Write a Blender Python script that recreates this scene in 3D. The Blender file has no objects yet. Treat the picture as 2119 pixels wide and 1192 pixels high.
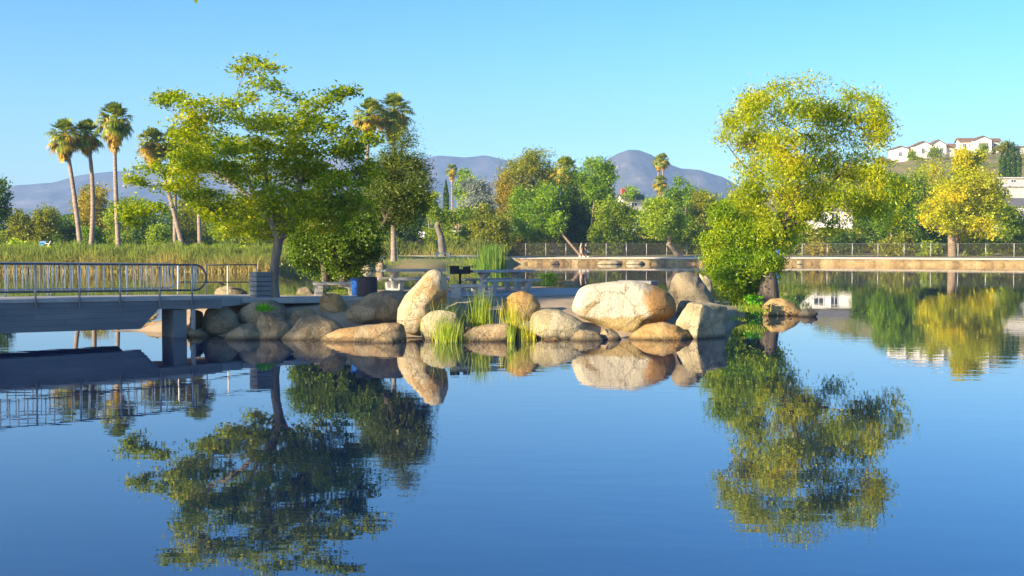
import bpy, math, random
import numpy as np
from mathutils import Vector, noise as mnoise

R = math.radians
F = 2600.0            # focal length in photo pixels (photo 2119 wide)
CH = 2.7              # camera height above the water
PITCH = math.atan(92.0 / F)
scn = bpy.context.scene
COL = scn.collection

# ------------------------------------------------------------------ camera
cd = bpy.data.cameras.new('camera'); cam = bpy.data.objects.new('camera', cd); COL.objects.link(cam)
cam.location = (0, 0, CH); cam.rotation_euler = (R(90) - PITCH, 0, 0)
cd.sensor_width = 36; cd.lens = 36 * F / 2119.0; cd.clip_start = 0.1; cd.clip_end = 30000
scn.camera = cam
# ------------------------------------------------------------------ light
SUN_EL = R(19); SUN_V = Vector((-0.81, -0.586, 0)).normalized()
to_sun = Vector((SUN_V.x * math.cos(SUN_EL), SUN_V.y * math.cos(SUN_EL), math.sin(SUN_EL)))
sd = bpy.data.lights.new('sun', 'SUN'); sd.energy = 5.0; sd.angle = R(0.5); sd.color = (1.0, 0.81, 0.55)
sun = bpy.data.objects.new('sun', sd); COL.objects.link(sun)
sun.rotation_euler = to_sun.to_track_quat('Z', 'Y').to_euler()
w = bpy.data.worlds.new('World'); scn.world = w; w.use_nodes = True
nt = w.node_tree; nt.nodes.clear()
sky = nt.nodes.new('ShaderNodeTexSky'); sky.sky_type = 'NISHITA'; sky.sun_disc = False
sky.sun_elevation = SUN_EL; sky.sun_rotation = math.atan2(SUN_V.x, SUN_V.y)
sky.air_density = 1.0; sky.dust_density = 0.7; sky.ozone_density = 4.0
hs = nt.nodes.new('ShaderNodeHueSaturation'); hs.inputs['Saturation'].default_value = 1.17; hs.inputs['Hue'].default_value = .5
bg = nt.nodes.new('ShaderNodeBackground'); bg.inputs['Strength'].default_value = 0.05
wo = nt.nodes.new('ShaderNodeOutputWorld')
k1 = nt.nodes.new('ShaderNodeVectorMath'); k1.operation = 'SCALE'; k1.inputs['Scale'].default_value = .33
gm = nt.nodes.new('ShaderNodeGamma'); gm.inputs['Gamma'].default_value = 1.42
k2 = nt.nodes.new('ShaderNodeVectorMath'); k2.operation = 'SCALE'; k2.inputs['Scale'].default_value = 5.0
nt.links.new(sky.outputs[0], k1.inputs[0]); nt.links.new(k1.outputs[0], gm.inputs[0]); nt.links.new(gm.outputs[0], k2.inputs[0]); nt.links.new(k2.outputs[0], hs.inputs['Color']); nt.links.new(hs.outputs[0], bg.inputs[0]); nt.links.new(bg.outputs[0], wo.inputs[0])
scn.view_settings.view_transform = 'Standard'; scn.view_settings.look = 'None'
scn.view_settings.exposure = 1.45; scn.view_settings.gamma = 1
scn.cycles.max_bounces = 8; scn.cycles.transparent_max_bounces = 12
try:
    scn.cycles.volume_bounces = 1
    scn.cycles.use_denoising = True
except Exception: pass

# ------------------------------------------------------------------ projection helpers (photo pixel -> place)
def ray(px, py):
    u = (px - 1059.5) / F; v = (596 - py) / F
    c, s = math.cos(PITCH), math.sin(PITCH)
    return np.array([u, c + v * s, -s + v * c])
def P(px, py, Y):
    r = ray(px, py); t = Y / r[1]
    return np.array([r[0] * t, Y, CH + r[2] * t])
def G(px, py, z=0.0):
    r = ray(px, py); t = (z - CH) / r[2]
    return np.array([r[0] * t, r[1] * t, z])
def MP(Y): return Y / F          # metres per photo pixel at depth Y

# ------------------------------------------------------------------ mesh helpers
def mesh_np(name, V, Fc, smooth=False):
    me = bpy.data.meshes.new(name)
    V = np.asarray(V, dtype=np.float32)
    if isinstance(Fc, np.ndarray):
        n, k = Fc.shape
        me.vertices.add(len(V)); me.vertices.foreach_set('co', V.ravel())
        me.loops.add(n * k); me.loops.foreach_set('vertex_index', Fc.astype(np.int32).ravel())
        me.polygons.add(n)
        me.polygons.foreach_set('loop_start', np.arange(0, n * k, k, dtype=np.int32))
        me.polygons.foreach_set('loop_total', np.full(n, k, dtype=np.int32))
        me.update(calc_edges=True); me.validate()
    else:
        me.from_pydata([tuple(map(float, v)) for v in V], [], Fc); me.update()
    if smooth:
        me.polygons.foreach_set('use_smooth', np.ones(len(me.polygons), dtype=bool))
    return me
def tag(o, label=None, cat=None, group=None, kind=None):
    if label: o['label'] = label
    if cat: o['category'] = cat
    if group: o['group'] = group
    if kind: o['kind'] = kind
    return o
def mk(name, V, Fc, m, parent=None, loc=None, smooth=False):
    """V in world (or template) coordinates; loc = origin of the object or of its parent thing"""
    V = np.asarray(V, dtype=np.float64)
    if loc is not None: V = V - np.asarray(loc)
    elif parent is not None and 'org' in parent: V = V - np.array(parent['org'])
    me = mesh_np(name, V, Fc, smooth); me.materials.append(m)
    o = bpy.data.objects.new(name, me); COL.objects.link(o)
    if parent is not None: o.parent = parent
    elif loc is not None: o.location = tuple(loc)
    return o
ORG = {}
def thing(name, label, cat, loc=(0, 0, 0), group=None, kind=None):
    o = bpy.data.objects.new(name, None); COL.objects.link(o); o.empty_display_size = 0.2
    o.location = tuple(float(a) for a in loc); ORG[o.name] = np.array([float(a) for a in loc])
    return tag(o, label, cat, group, kind)
def part(name, mb, m, parent, smooth=None):
    V, Fc = mb.data() if hasattr(mb, 'data') else mb
    root = parent
    while root.parent is not None: root = root.parent
    org = ORG.get(root.name, np.zeros(3))
    me = mesh_np(name, np.asarray(V) - org, Fc, bool(smooth if smooth is not None else getattr(mb, 'sm', False)))
    me.materials.append(m)
    o = bpy.data.objects.new(name, me); COL.objects.link(o); o.parent = parent
    return o
def solo(name, mb, m, label, cat, loc, group=None, kind=None, smooth=False):
    V, Fc = mb.data() if hasattr(mb, 'data') else mb
    o = mk(name, V, Fc, m, None, loc, smooth)
    return tag(o, label, cat, group, kind)
def copy_tree(o, parent=None):
    c = o.copy(); COL.objects.link(c); c.parent = parent
    for ch in [x for x in bpy.data.objects if x.parent == o]: copy_tree(ch, c)
    return c

class MB:
    def __init__(s, sm=False): s.V = []; s.F = []; s.n = 0; s.sm = sm
    def add(s, V, Fc):
        V = np.asarray(V, dtype=float); s.V.append(V)
        s.F += [tuple(int(i) + s.n for i in f) for f in Fc]; s.n += len(V); return s
    def data(s): return np.vstack(s.V), s.F
    def box(s, c, d, yaw=0, pitch=0, roll=0, bev=0.0, taper=(1, 1)):
        hx, hy, hz = d[0] / 2, d[1] / 2, d[2] / 2
        if bev > 0:
            pts = []; b = min(bev, hx * .9, hy * .9, hz * .9)
            for sx in (-1, 1):
                for sy in (-1, 1):
                    for sz in (-1, 1):
                        pts += [(sx * hx, sy * (hy - b), sz * (hz - b)), (sx * (hx - b), sy * hy, sz * (hz - b)), (sx * (hx - b), sy * (hy - b), sz * hz)]
            import bmesh
            bm = bmesh.new()
            for p in pts: bm.verts.new(p)
            r = bmesh.ops.convex_hull(bm, input=bm.verts)
            bm.verts.index_update()
            V = np.array([v.co[:] for v in bm.verts]); Fc = [[v.index for v in f.verts] for f in bm.faces]; bm.free()
        else:
            V = np.array([(x, y, z) for x in (-hx, hx) for y in (-hy, hy) for z in (-hz, hz)])
            Fc = [(0, 1, 3, 2), (4, 6, 7, 5), (0, 4, 5, 1), (2, 3, 7, 6), (0, 2, 6, 4), (1, 5, 7, 3)]
        if taper != (1, 1):
            t = (V[:, 2] + hz) / (2 * hz)
            V = V.copy(); V[:, 0] *= 1 + (taper[0] - 1) * t; V[:, 1] *= 1 + (taper[1] - 1) * t
        V = rot(V, yaw, pitch, roll) + np.array(c)
        return s.add(V, Fc)
    def tube(s, pts, r, n=8, cap=True):
        V, Fc = tube_np(pts, r, n)
        Fc = [tuple(f) for f in Fc]
        if cap:
            k = len(pts) - 1
            Fc += [tuple(range(n))[::-1], tuple(range(k * n, k * n + n))]
        return s.add(V, Fc)
    def prism(s, poly, y0, y1, f=lambda p, y: (p[0], y, p[1])):
        n = len(poly)
        V = [f(p, y0) for p in poly] + [f(p, y1) for p in poly]
        Fc = [tuple(range(n)), tuple(range(n, 2 * n))[::-1]] + [(i, i + n, (i + 1) % n + n, (i + 1) % n) for i in range(n)]
        return s.add(V, Fc)
    def lathe(s, prof, c, n=16):
        V = []; Fc = []
        for (r, z) in prof:
            for k in range(n):
                a = 2 * math.pi * k / n; V.append((c[0] + r * math.cos(a), c[1] + r * math.sin(a), c[2] + z))
        for j in range(len(prof) - 1):
            for k in range(n):
                Fc.append((j * n + k, j * n + (k + 1) % n, (j + 1) * n + (k + 1) % n, (j + 1) * n + k))
        Fc.append(tuple(range(n))[::-1]); Fc.append(tuple(range((len(prof) - 1) * n, len(prof) * n)))
        return s.add(V, Fc)
def rot(V, yaw=0, pitch=0, roll=0):
    V = np.asarray(V, float)
    if roll:
        c, s_ = math.cos(roll), math.sin(roll); V = V @ np.array([[c, 0, -s_], [0, 1, 0], [s_, 0, c]]).T
    if pitch:
        c, s_ = math.cos(pitch), math.sin(pitch); V = V @ np.array([[1, 0, 0], [0, c, -s_], [0, s_, c]]).T
    if yaw:
        c, s_ = math.cos(yaw), math.sin(yaw); V = V @ np.array([[c, -s_, 0], [s_, c, 0], [0, 0, 1]]).T
    return V
def tube_np(pts, r, n=6):
    pts = np.asarray(pts, float); k = len(pts)
    r = np.full(k, r) if np.isscalar(r) else np.asarray(r, float)
    T = np.gradient(pts, axis=0); T /= np.linalg.norm(T, axis=1)[:, None] + 1e-9
    ref = np.array([0.0, 0, 1]) if abs(T[0][2]) < .9 else np.array([1.0, 0, 0])
    V = np.zeros((k, n, 3)); a = np.arange(n) * 2 * math.pi / n
    u = np.cross(T[0], ref); u /= np.linalg.norm(u)
    for i in range(k):
        u = u - T[i] * np.dot(u, T[i]); u /= np.linalg.norm(u) + 1e-9
        v = np.cross(T[i], u)
        V[i] = pts[i] + r[i] * (np.cos(a)[:, None] * u + np.sin(a)[:, None] * v)
    i = np.arange(k - 1)[:, None] * n; j = np.arange(n)[None, :]; j2 = (j + 1) % n
    Fc = np.stack([(i + j), (i + j2), (i + n + j2), (i + n + j)], -1).reshape(-1, 4)
    return V.reshape(-1, 3), Fc
def join(parts):
    Vs = []; Fs = []; n = 0
    for V, Fc in parts:
        Vs.append(V); Fs.append(np.asarray(Fc) + n); n += len(V)
    return np.vstack(Vs), np.vstack(Fs)

# ------------------------------------------------------------------ materials
def newmat(name):
    m = bpy.data.materials.new(name); m.use_nodes = True
    t = m.node_tree; t.nodes.clear()
    return m, t, t.nodes, t.links
def N(nodes, typ, **kw):
    n = nodes.new(typ)
    for k, v in kw.items():
        if k.startswith('i_'): n.inputs[k[2:].replace('_', ' ')].default_value = v
        else: setattr(n, k, v)
    return n
def c4(c): return (c[0], c[1], c[2], 1)
def ramp(nodes, stops):
    r = nodes.new('ShaderNodeValToRGB'); e = r.color_ramp.elements
    while len(e) > len(stops): e.remove(e[-1])
    while len(e) < len(stops): e.new(0.5)
    for el, (p, c) in zip(e, stops): el.position = p; el.color = c4(c)
    return r
def surf(name, cols, scale=3, rough=.85, bump=.3, bscale=None, bdist=.02, detail=6, spec=.25, metal=0, stretch=(1, 1, 1)):
    """noise-mottled surface; cols = ramp stops"""
    m, t, n, l = newmat(name)
    tc = N(n, 'ShaderNodeTexCoord'); mp = N(n, 'ShaderNodeMapping'); mp.inputs['Scale'].default_value = stretch
    l.new(tc.outputs['Object'], mp.inputs[0])
    nz = N(n, 'ShaderNodeTexNoise', i_Scale=scale, i_Detail=detail, i_Roughness=.62); l.new(mp.outputs[0], nz.inputs['Vector'])
    rp = ramp(n, cols); l.new(nz.outputs['Fac'], rp.inputs[0])
    b = N(n, 'ShaderNodeBsdfPrincipled', i_Roughness=rough, i_Metallic=metal); b.inputs['Specular IOR Level'].default_value = spec
    l.new(rp.outputs[0], b.inputs['Base Color'])
    if bump:
        nb = N(n, 'ShaderNodeTexNoise', i_Scale=bscale or scale * 5, i_Detail=5.0); l.new(mp.outputs[0], nb.inputs['Vector'])
        bp = N(n, 'ShaderNodeBump', i_Strength=bump, i_Distance=bdist); l.new(nb.outputs['Fac'], bp.inputs['Height']); l.new(bp.outputs[0], b.inputs['Normal'])
    o = N(n, 'ShaderNodeOutputMaterial'); l.new(b.outputs[0], o.inputs[0])
    return m
def flat(name, c, rough=.6, metal=0, var=.15, scale=4):
    a = tuple(x * (1 - var) for x in c); b = tuple(min(1, x * (1 + var)) for x in c)
    return surf(name, [(.3, a), (.7, b)], scale, rough, 0, metal=metal)
def leafmat(name, cols, trans=.45, cscale=.8, gloss=.06, mixr=.55):
    cols = [(p, tuple(min(.85, x * k) for x, k in zip(c, ((1.75, 1.72, .42) if 'silver' not in name else (1, 1, 1))))) for p, c in cols]; gloss *= .5
    m, t, n, l = newmat(name)
    geo = N(n, 'ShaderNodeNewGeometry'); tc = N(n, 'ShaderNodeTexCoord')
    nz = N(n, 'ShaderNodeTexNoise', i_Scale=cscale, i_Detail=2.0); l.new(tc.outputs['Object'], nz.inputs['Vector'])
    mr = N(n, 'ShaderNodeMapRange'); mr.inputs['From Min'].default_value = .3; mr.inputs['From Max'].default_value = .7; l.new(nz.outputs['Fac'], mr.inputs['Value'])
    mx = N(n, 'ShaderNodeMix', data_type='FLOAT'); mx.inputs[0].default_value = mixr
    l.new(mr.outputs[0], mx.inputs[2]); l.new(geo.outputs['Random Per Island'], mx.inputs[3])
    rp = ramp(n, cols); l.new(mx.outputs[0], rp.inputs[0])
    d = N(n, 'ShaderNodeBsdfDiffuse'); tr = N(n, 'ShaderNodeBsdfTranslucent'); g = N(n, 'ShaderNodeBsdfGlossy', i_Roughness=.45)
    g.inputs['Color'].default_value = (.8, .8, .8, 1)
    l.new(rp.outputs[0], d.inputs[0])
    hs = N(n, 'ShaderNodeHueSaturation', i_Value=1.35, i_Saturation=1.1); l.new(rp.outputs[0], hs.inputs['Color']); l.new(hs.outputs[0], tr.inputs[0])
    m1 = N(n, 'ShaderNodeMixShader'); m1.inputs[0].default_value = trans; l.new(d.outputs[0], m1.inputs[1]); l.new(tr.outputs[0], m1.inputs[2])
    m2 = N(n, 'ShaderNodeMixShader'); m2.inputs[0].default_value = gloss; l.new(m1.outputs[0], m2.inputs[1]); l.new(g.outputs[0], m2.inputs[2])
    o = N(n, 'ShaderNodeOutputMaterial'); l.new(m2.outputs[0], o.inputs[0])
    return m
def rockmat(name, base, dark, accent, accent_amt=.5, light=None, light_amt=.0, crack=.5):
    dk = lambda c: tuple(x * q for x, q in zip(c, (.80, .77, .66))); base, dark, accent = dk(base), dk(dark), dk(accent); light = dk(light) if light else None
    m, t, n, l = newmat(name)
    tc = N(n, 'ShaderNodeTexCoord'); oi = N(n, 'ShaderNodeObjectInfo')
    ad = N(n, 'ShaderNodeVectorMath', operation='ADD'); sc = N(n, 'ShaderNodeVectorMath', operation='SCALE'); sc.inputs['Scale'].default_value = 37.0
    cb = N(n, 'ShaderNodeCombineXYZ'); l.new(oi.outputs['Random'], cb.inputs[0]); l.new(oi.outputs['Random'], cb.inputs[1]); l.new(cb.outputs[0], sc.inputs[0])
    l.new(tc.outputs['Object'], ad.inputs[0]); l.new(sc.outputs[0], ad.inputs[1]); co = ad.outputs[0]
    n1 = N(n, 'ShaderNodeTexNoise', i_Scale=1.3, i_Detail=8.0, i_Roughness=.65, i_Distortion=.4); l.new(co, n1.inputs['Vector'])
    r1 = ramp(n, [(.33, tuple(x * .75 for x in dark)), (.43, dark), (.5, base), (.7, tuple(min(1, x * 1.25) for x in base))]); l.new(n1.outputs['Fac'], r1.inputs[0])
    n2 = N(n, 'ShaderNodeTexNoise', i_Scale=.9, i_Detail=6.0, i_Distortion=.8); 
    a2 = N(n, 'ShaderNodeVectorMath', operation='ADD'); a2.inputs[1].default_value = (11, 5, 3); l.new(co, a2.inputs[0]); l.new(a2.outputs[0], n2.inputs['Vector'])
    r2 = ramp(n, [(.45, (0, 0, 0)), (.62, (accent_amt,) * 3)]); l.new(n2.outputs['Fac'], r2.inputs[0])
    mx = N(n, 'ShaderNodeMix', data_type='RGBA'); l.new(r2.outputs[0], mx.inputs[0]); l.new(r1.outputs[0], mx.inputs[6]); mx.inputs[7].default_value = c4(accent)
    cur = mx.outputs[2]
    if light:
        n3 = N(n, 'ShaderNodeTexNoise', i_Scale=.8, i_Detail=7.0, i_Distortion=.5)
        a3 = N(n, 'ShaderNodeVectorMath', operation='ADD'); a3.inputs[1].default_value = (-7, 3, 9); l.new(co, a3.inputs[0]); l.new(a3.outputs[0], n3.inputs['Vector'])
        r3 = ramp(n, [(.5 - light_amt * .2, (0, 0, 0)), (.56 - light_amt * .2, (.85,) * 3)]); l.new(n3.outputs['Fac'], r3.inputs[0])
        m3 = N(n, 'ShaderNodeMix', data_type='RGBA'); l.new(r3.outputs[0], m3.inputs[0]); l.new(cur, m3.inputs[6]); m3.inputs[7].default_value = c4(light); cur = m3.outputs[2]
    # fine speckle of the granite
    n4 = N(n, 'ShaderNodeTexNoise', i_Scale=38.0, i_Detail=3.0); l.new(co, n4.inputs['Vector'])
    r4 = ramp(n, [(.32, (.5,) * 3), (.5, (1,) * 3), (.68, (1.25,) * 3)]); l.new(n4.outputs['Fac'], r4.inputs[0])
    m4 = N(n, 'ShaderNodeMix', data_type='RGBA', blend_type='MULTIPLY'); m4.inputs[0].default_value = .8; l.new(cur, m4.inputs[6]); l.new(r4.outputs[0], m4.inputs[7]); cur = m4.outputs[2]
    # damp dark stain just above the waterline (a tide mark on the stone itself)
    ge = N(n, 'ShaderNodeNewGeometry'); sx = N(n, 'ShaderNodeSeparateXYZ'); l.new(ge.outputs['Position'], sx.inputs[0])
    na = N(n, 'ShaderNodeMath', operation='MULTIPLY_ADD'); l.new(n1.outputs['Fac'], na.inputs[0]); na.inputs[1].default_value = -.12; l.new(sx.outputs['Z'], na.inputs[2])
    mr = N(n, 'ShaderNodeMapRange'); mr.inputs['From Min'].default_value = -.05; mr.inputs['From Max'].default_value = .07; mr.inputs['To Min'].default_value = .28; mr.inputs['To Max'].default_value = 1.0; l.new(na.outputs[0], mr.inputs['Value'])
    m5 = N(n, 'ShaderNodeMix', data_type='RGBA', blend_type='MULTIPLY'); m5.inputs[0].default_value = 1; l.new(cur, m5.inputs[6]); l.new(mr.outputs[0], m5.inputs[7]); cur = m5.outputs[2]
    # cracks
    vo = N(n, 'ShaderNodeTexVoronoi', feature='DISTANCE_TO_EDGE', i_Scale=.75)
    nd = N(n, 'ShaderNodeMix', data_type='RGBA', blend_type='LINEAR_LIGHT'); nd.inputs[0].default_value = .35; l.new(co, nd.inputs[6]); l.new(n1.outputs['Color'], nd.inputs[7]); l.new(nd.outputs[2], vo.inputs['Vector'])
    rc = ramp(n, [(0, (.35,) * 3), (.012, (1,) * 3)]); l.new(vo.outputs['Distance'], rc.inputs[0])
    m6 = N(n, 'ShaderNodeMix', data_type='RGBA', blend_type='MULTIPLY'); m6.inputs[0].default_value = crack; l.new(cur, m6.inputs[6]); l.new(rc.outputs[0], m6.inputs[7]); cur = m6.outputs[2]
    b = N(n, 'ShaderNodeBsdfPrincipled', i_Roughness=.88); b.inputs['Specular IOR Level'].default_value = .2; l.new(cur, b.inputs['Base Color'])
    nb = N(n, 'ShaderNodeTexNoise', i_Scale=6.0, i_Detail=9.0, i_Roughness=.7); l.new(co, nb.inputs['Vector'])
    ba = N(n, 'ShaderNodeMath', operation='ADD'); l.new(nb.outputs['Fac'], ba.inputs[0])
    bm_ = N(n, 'ShaderNodeMath', operation='MULTIPLY'); bm_.inputs[1].default_value = .5 * crack; l.new(rc.outputs[0], bm_.inputs[0]); l.new(bm_.outputs[0], ba.inputs[1])
    bp = N(n, 'ShaderNodeBump', i_Strength=.9, i_Distance=.1); l.new(ba.outputs[0], bp.inputs['Height']); l.new(bp.outputs[0], b.inputs['Normal'])
    o = N(n, 'ShaderNodeOutputMaterial'); l.new(b.outputs[0], o.inputs[0])
    return m

RK = {
 'grey': rockmat('rock_grey', (.34, .295, .22), (.22, .19, .145), (.38, .27, .15), .5),
 'tan': rockmat('rock_tan', (.44, .35, .23), (.28, .22, .14), (.50, .30, .12), .7),
 'gold': rockmat('rock_gold', (.54, .43, .27), (.36, .28, .17), (.58, .33, .12), .55, (.66, .58, .44), .3),
 'white': rockmat('rock_white', (.50, .40, .25), (.34, .29, .17), (.55, .30, .10), .8, (.72, .68, .60), .75, .6),
 'pale': rockmat('rock_pale', (.52, .46, .34), (.38, .34, .24), (.45, .38, .22), .4),
 'orange': rockmat('rock_orange', (.50, .36, .18), (.36, .26, .12), (.58, .30, .09), .8),
 'dark': rockmat('rock_dark', (.14, .125, .11), (.07, .065, .06), (.2, .15, .1), .4),
}
BARK = surf('bark_grey', [(.3, (.10, .085, .07)), (.7, (.24, .21, .17))], 6, .9, .8, 14, .03, stretch=(1, 1, .25))
BARKT = surf('bark_tan', [(.3, (.17, .125, .08)), (.7, (.36, .27, .18))], 6, .9, .8, 14, .03, stretch=(1, 1, .25))
BARKD = surf('bark_dark', [(.3, (.06, .05, .04)), (.7, (.15, .12, .09))], 6, .9, .8, 14, .03, stretch=(1, 1, .25))
PALMT = surf('palm_bark', [(.3, (.16, .12, .09)), (.5, (.30, .23, .17)), (.75, (.42, .34, .26))], 5, .9, .9, 4, .06, stretch=(.4, .4, 2.2))
CONC = surf('concrete', [(.3, (.30, .29, .27)), (.7, (.44, .43, .40))], 2.5, .85, .3, 30, .01)
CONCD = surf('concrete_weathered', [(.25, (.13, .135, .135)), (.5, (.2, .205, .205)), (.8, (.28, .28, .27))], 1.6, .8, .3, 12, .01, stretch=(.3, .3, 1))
CONCL = surf('concrete_light', [(.3, (.48, .45, .39)), (.7, (.62, .59, .52))], 2.5, .85, .3, 30, .01)
STEEL = flat('galvanised_steel', (.42, .43, .44), .45, .6)
STEELP = flat('painted_rail', (.10, .115, .13), .5, .2)
STEELL = flat('sunlit_steel', (.80, .76, .66), .55, 0)  # paler copy of the railing steel, sunlight put into its colour
BLACK = flat('black_steel', (.02, .02, .022), .6)
BLUE = flat('blue_plastic', (.02, .11, .42), .45)
WOODD = flat('dark_slat', (.06, .045, .05), .6)
DIRT = surf('island_dirt', [(.25, (.20, .155, .105)), (.5, (.33, .26, .175)), (.8, (.44, .35, .24))], 1.4, .95, .5, 20, .03, detail=10)

# ------------------------------------------------------------------ foliage generators
def leaf_quads(C, L, Wd, rng, droop=0.0, up=.6):
    n = len(C)
    t = rng.normal(size=(n, 3)); t[:, 2] *= .6; t[:, 2] -= droop * 1.6
    t /= np.linalg.norm(t, axis=1)[:, None]
    nn = rng.normal(size=(n, 3)); nn[:, 2] += up * 2 * (1 - droop)
    b = np.cross(nn, t); b /= np.linalg.norm(b, axis=1)[:, None] + 1e-9
    L = L * rng.uniform(.6, 1.3, n)[:, None]; Wd = Wd * rng.uniform(.6, 1.3, n)[:, None]
    nz = np.cross(t, b) * Wd * .25
    V = np.stack([C - t * L / 2, C + b * Wd / 2 + nz, C + t * L / 2, C - b * Wd / 2 + nz], 1).reshape(-1, 3)
    return V, np.arange(4 * n).reshape(n, 4)
def blob_clumps(blobs, rng, per):
    """blobs: (x,y,z,rx,ry,rz,weight) -> clump centres and blob index"""
    out = []; idx = []
    for i, b in enumerate(blobs):
        n = max(3, int(per * b[6]))
        d = rng.normal(size=(n, 3)); d /= np.linalg.norm(d, axis=1)[:, None]
        r = rng.uniform(.15, 1.0, n) ** .5
        out.append(np.array(b[:3]) + d * r[:, None] * np.array(b[3:6])); idx += [i] * n
    return np.vstack(out), np.array(idx)
def crown(blobs, rng, per, lpc, cr, leaf, droop=0, flatn=.5, up=.6):
    C, idx = blob_clumps(blobs, rng, per)
    m = len(C)
    off = rng.normal(size=(m, lpc, 3)) * np.array([cr, cr, cr * flatn]) * rng.uniform(.5, 1.3, (m, 1, 1))
    if droop: off[:, :, 2] -= np.abs(rng.normal(size=(m, lpc))) * cr * droop
    Lc = (C[:, None, :] + off).reshape(-1, 3)
    V, Fc = leaf_quads(Lc, leaf[0], leaf[1], rng, droop, up)
    return (V, Fc), C, idx
def curve(p0, p1, bend, n=6, rng=None):
    p0 = np.array(p0, float); p1 = np.array(p1, float); t = np.linspace(0, 1, n)[:, None]
    mid = (p0 + p1) / 2 + np.array(bend)
    P_ = (1 - t) ** 2 * p0 + 2 * t * (1 - t) * mid + t * t * p1
    if rng is not None:
        j = rng.normal(size=(n, 3)) * np.linalg.norm(p1 - p0) * .02; j[0] = 0; j[-1] = 0; P_ = P_ + j
    return P_
def wood(trunks, blobs, C, idx, rng, rbase, twig=.5, twr=.012, starts=None, bfrac=.35):
    """trunks: list of polylines (k,3) with radii; limbs from the trunks to the blobs, twigs to the clumps"""
    parts = []
    for pts, rr in trunks: parts.append(tube_np(pts, rr, 9))
    allp = np.vstack([np.array([p for p in pts[len(pts) // 2:]]) for pts, rr in trunks])
    mids = []
    order = np.argsort([np.min(np.linalg.norm(allp - np.array(b[:3]), axis=1)) for b in blobs])
    nodes = [np.array(p) for p in allp]; rad = [rbase * .6] * len(nodes)
    ends = {}
    for i in order:
        c = np.array(blobs[i][:3])
        dist = np.array([np.linalg.norm(c - q) + max(0, q[2] - c[2]) * 1.5 for q in nodes])
        j = int(np.argmin(dist)); q = nodes[j]; r0 = max(rad[j] * .62, twr * 1.5)
        pl = curve(q, c, (0, 0, -.08 * np.linalg.norm(c - q)), 6, rng)
        parts.append(tube_np(pl, np.linspace(r0, r0 * .55, 6), 6))
        for k in (2, 3, 5): nodes.append(pl[k]); rad.append(r0 * (.9 - .08 * k))
        ends[i] = (pl, r0 * .5)
    sel = rng.random(len(C)) < twig
    for c, i in zip(C[sel], idx[sel]):
        pl, r = ends[i]; s_ = pl[rng.integers(3, 6)]
        parts.append(tube_np(curve(s_, c, rng.normal(size=3) * .03, 3), [twr, twr * .8, twr * .5], 3))
    return join(parts)
def pxblobs(lst, Y, rng, dy, thick=1.0):
    """lst of (cx,cy,rx,ry[,w]) in photo pixels; dy = half depth of the crown"""
    cx = np.mean([b[0] for b in lst]); hw = max(abs(b[0] - cx) for b in lst) + 1
    out = []
    for b in lst:
        k = math.sqrt(max(.1, 1 - ((b[0] - cx) / hw) ** 2))
        yy = Y + rng.uniform(-dy, dy) * k
        p = P(b[0], b[1], yy); s_ = MP(yy)
        rx, rz = b[2] * s_, b[3] * s_
        out.append((p[0], p[1], p[2], rx, rx * thick, rz, (b[4] if len(b) > 4 else 1) * (b[2] * b[3]) / 1000.0))
    return out

# =================================================================== SETTING
# water
m, t, n, l = newmat('water')
tc = N(n, 'ShaderNodeTexCoord'); mp = N(n, 'ShaderNodeMapping'); mp.inputs['Scale'].default_value = (.55, 1.3, 1); mp.inputs['Rotation'].default_value = (0, 0, R(12))
l.new(tc.outputs['Object'], mp.inputs[0])
na = N(n, 'ShaderNodeTexNoise', i_Scale=1.6, i_Detail=2.5, i_Roughness=.5); l.new(mp.outputs[0], na.inputs['Vector'])
nb = N(n, 'ShaderNodeTexNoise', i_Scale=.12, i_Detail=2.0); l.new(tc.outputs['Object'], nb.inputs['Vector'])
mr = N(n, 'ShaderNodeMapRange'); mr.inputs['From Min'].default_value = .35; mr.inputs['From Max'].default_value = .65; mr.inputs['To Min'].default_value = .2; mr.inputs['To Max'].default_value = 1.9; l.new(nb.outputs['Fac'], mr.inputs[0])
mu = N(n, 'ShaderNodeMath', operation='MULTIPLY'); l.new(na.outputs['Fac'], mu.inputs[0]); l.new(mr.outputs[0], mu.inputs[1])
bp = N(n, 'ShaderNodeBump', i_Strength=1.0, i_Distance=.0016); l.new(mu.outputs[0], bp.inputs['Height'])
b = N(n, 'ShaderNodeBsdfPrincipled', i_Roughness=.0, i_IOR=2.25); b.inputs['Base Color'].default_value = (.0003, .006, .042, 1)
l.new(bp.outputs[0], b.inputs['Normal'])
o = N(n, 'ShaderNodeOutputMaterial'); l.new(b.outputs[0], o.inputs[0]); WATER = m
wv = [(-300, -40, 0), (330, -40, 0), (330, 260, 0), (-300, 260, 0)]
tag(mk('water', wv, [(0, 1, 2, 3)], WATER), kind='structure')

# terrain round the lake: one sheet from the lake bed out to the horizon
def shp(px, py): g = G(px, py, 0); return (g[0], g[1])
shore = [(-27, 20), (-28, 32), (-42, 62), (-72, 92), (-70, 116), shp(-60, 562), shp(150, 562), shp(300, 562), shp(450, 562), shp(560, 561.5), shp(640, 559), shp(720, 556),
         shp(800, 553), shp(900, 552.5), shp(985, 551), shp(1040, 548), shp(1070, 546.6), shp(1300, 546.5), shp(1500, 546.5), shp(1700, 546.7), shp(1900, 548), shp(2119, 550), shp(2300, 553),
         (95, 118), (112, 80), (95, 20), (50, -4), (10, -2.5), (-8, -2.5), (-22, 2), (-27, 10)]
def resample(poly, step):
    out = []
    for i in range(len(poly)):
        a = np.array(poly[i], float); b_ = np.array(poly[(i + 1) % len(poly)], float); k = max(1, int(np.linalg.norm(b_ - a) / step))
        for j in range(k): out.append(a + (b_ - a) * j / k)
    return np.array(out)
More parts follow.
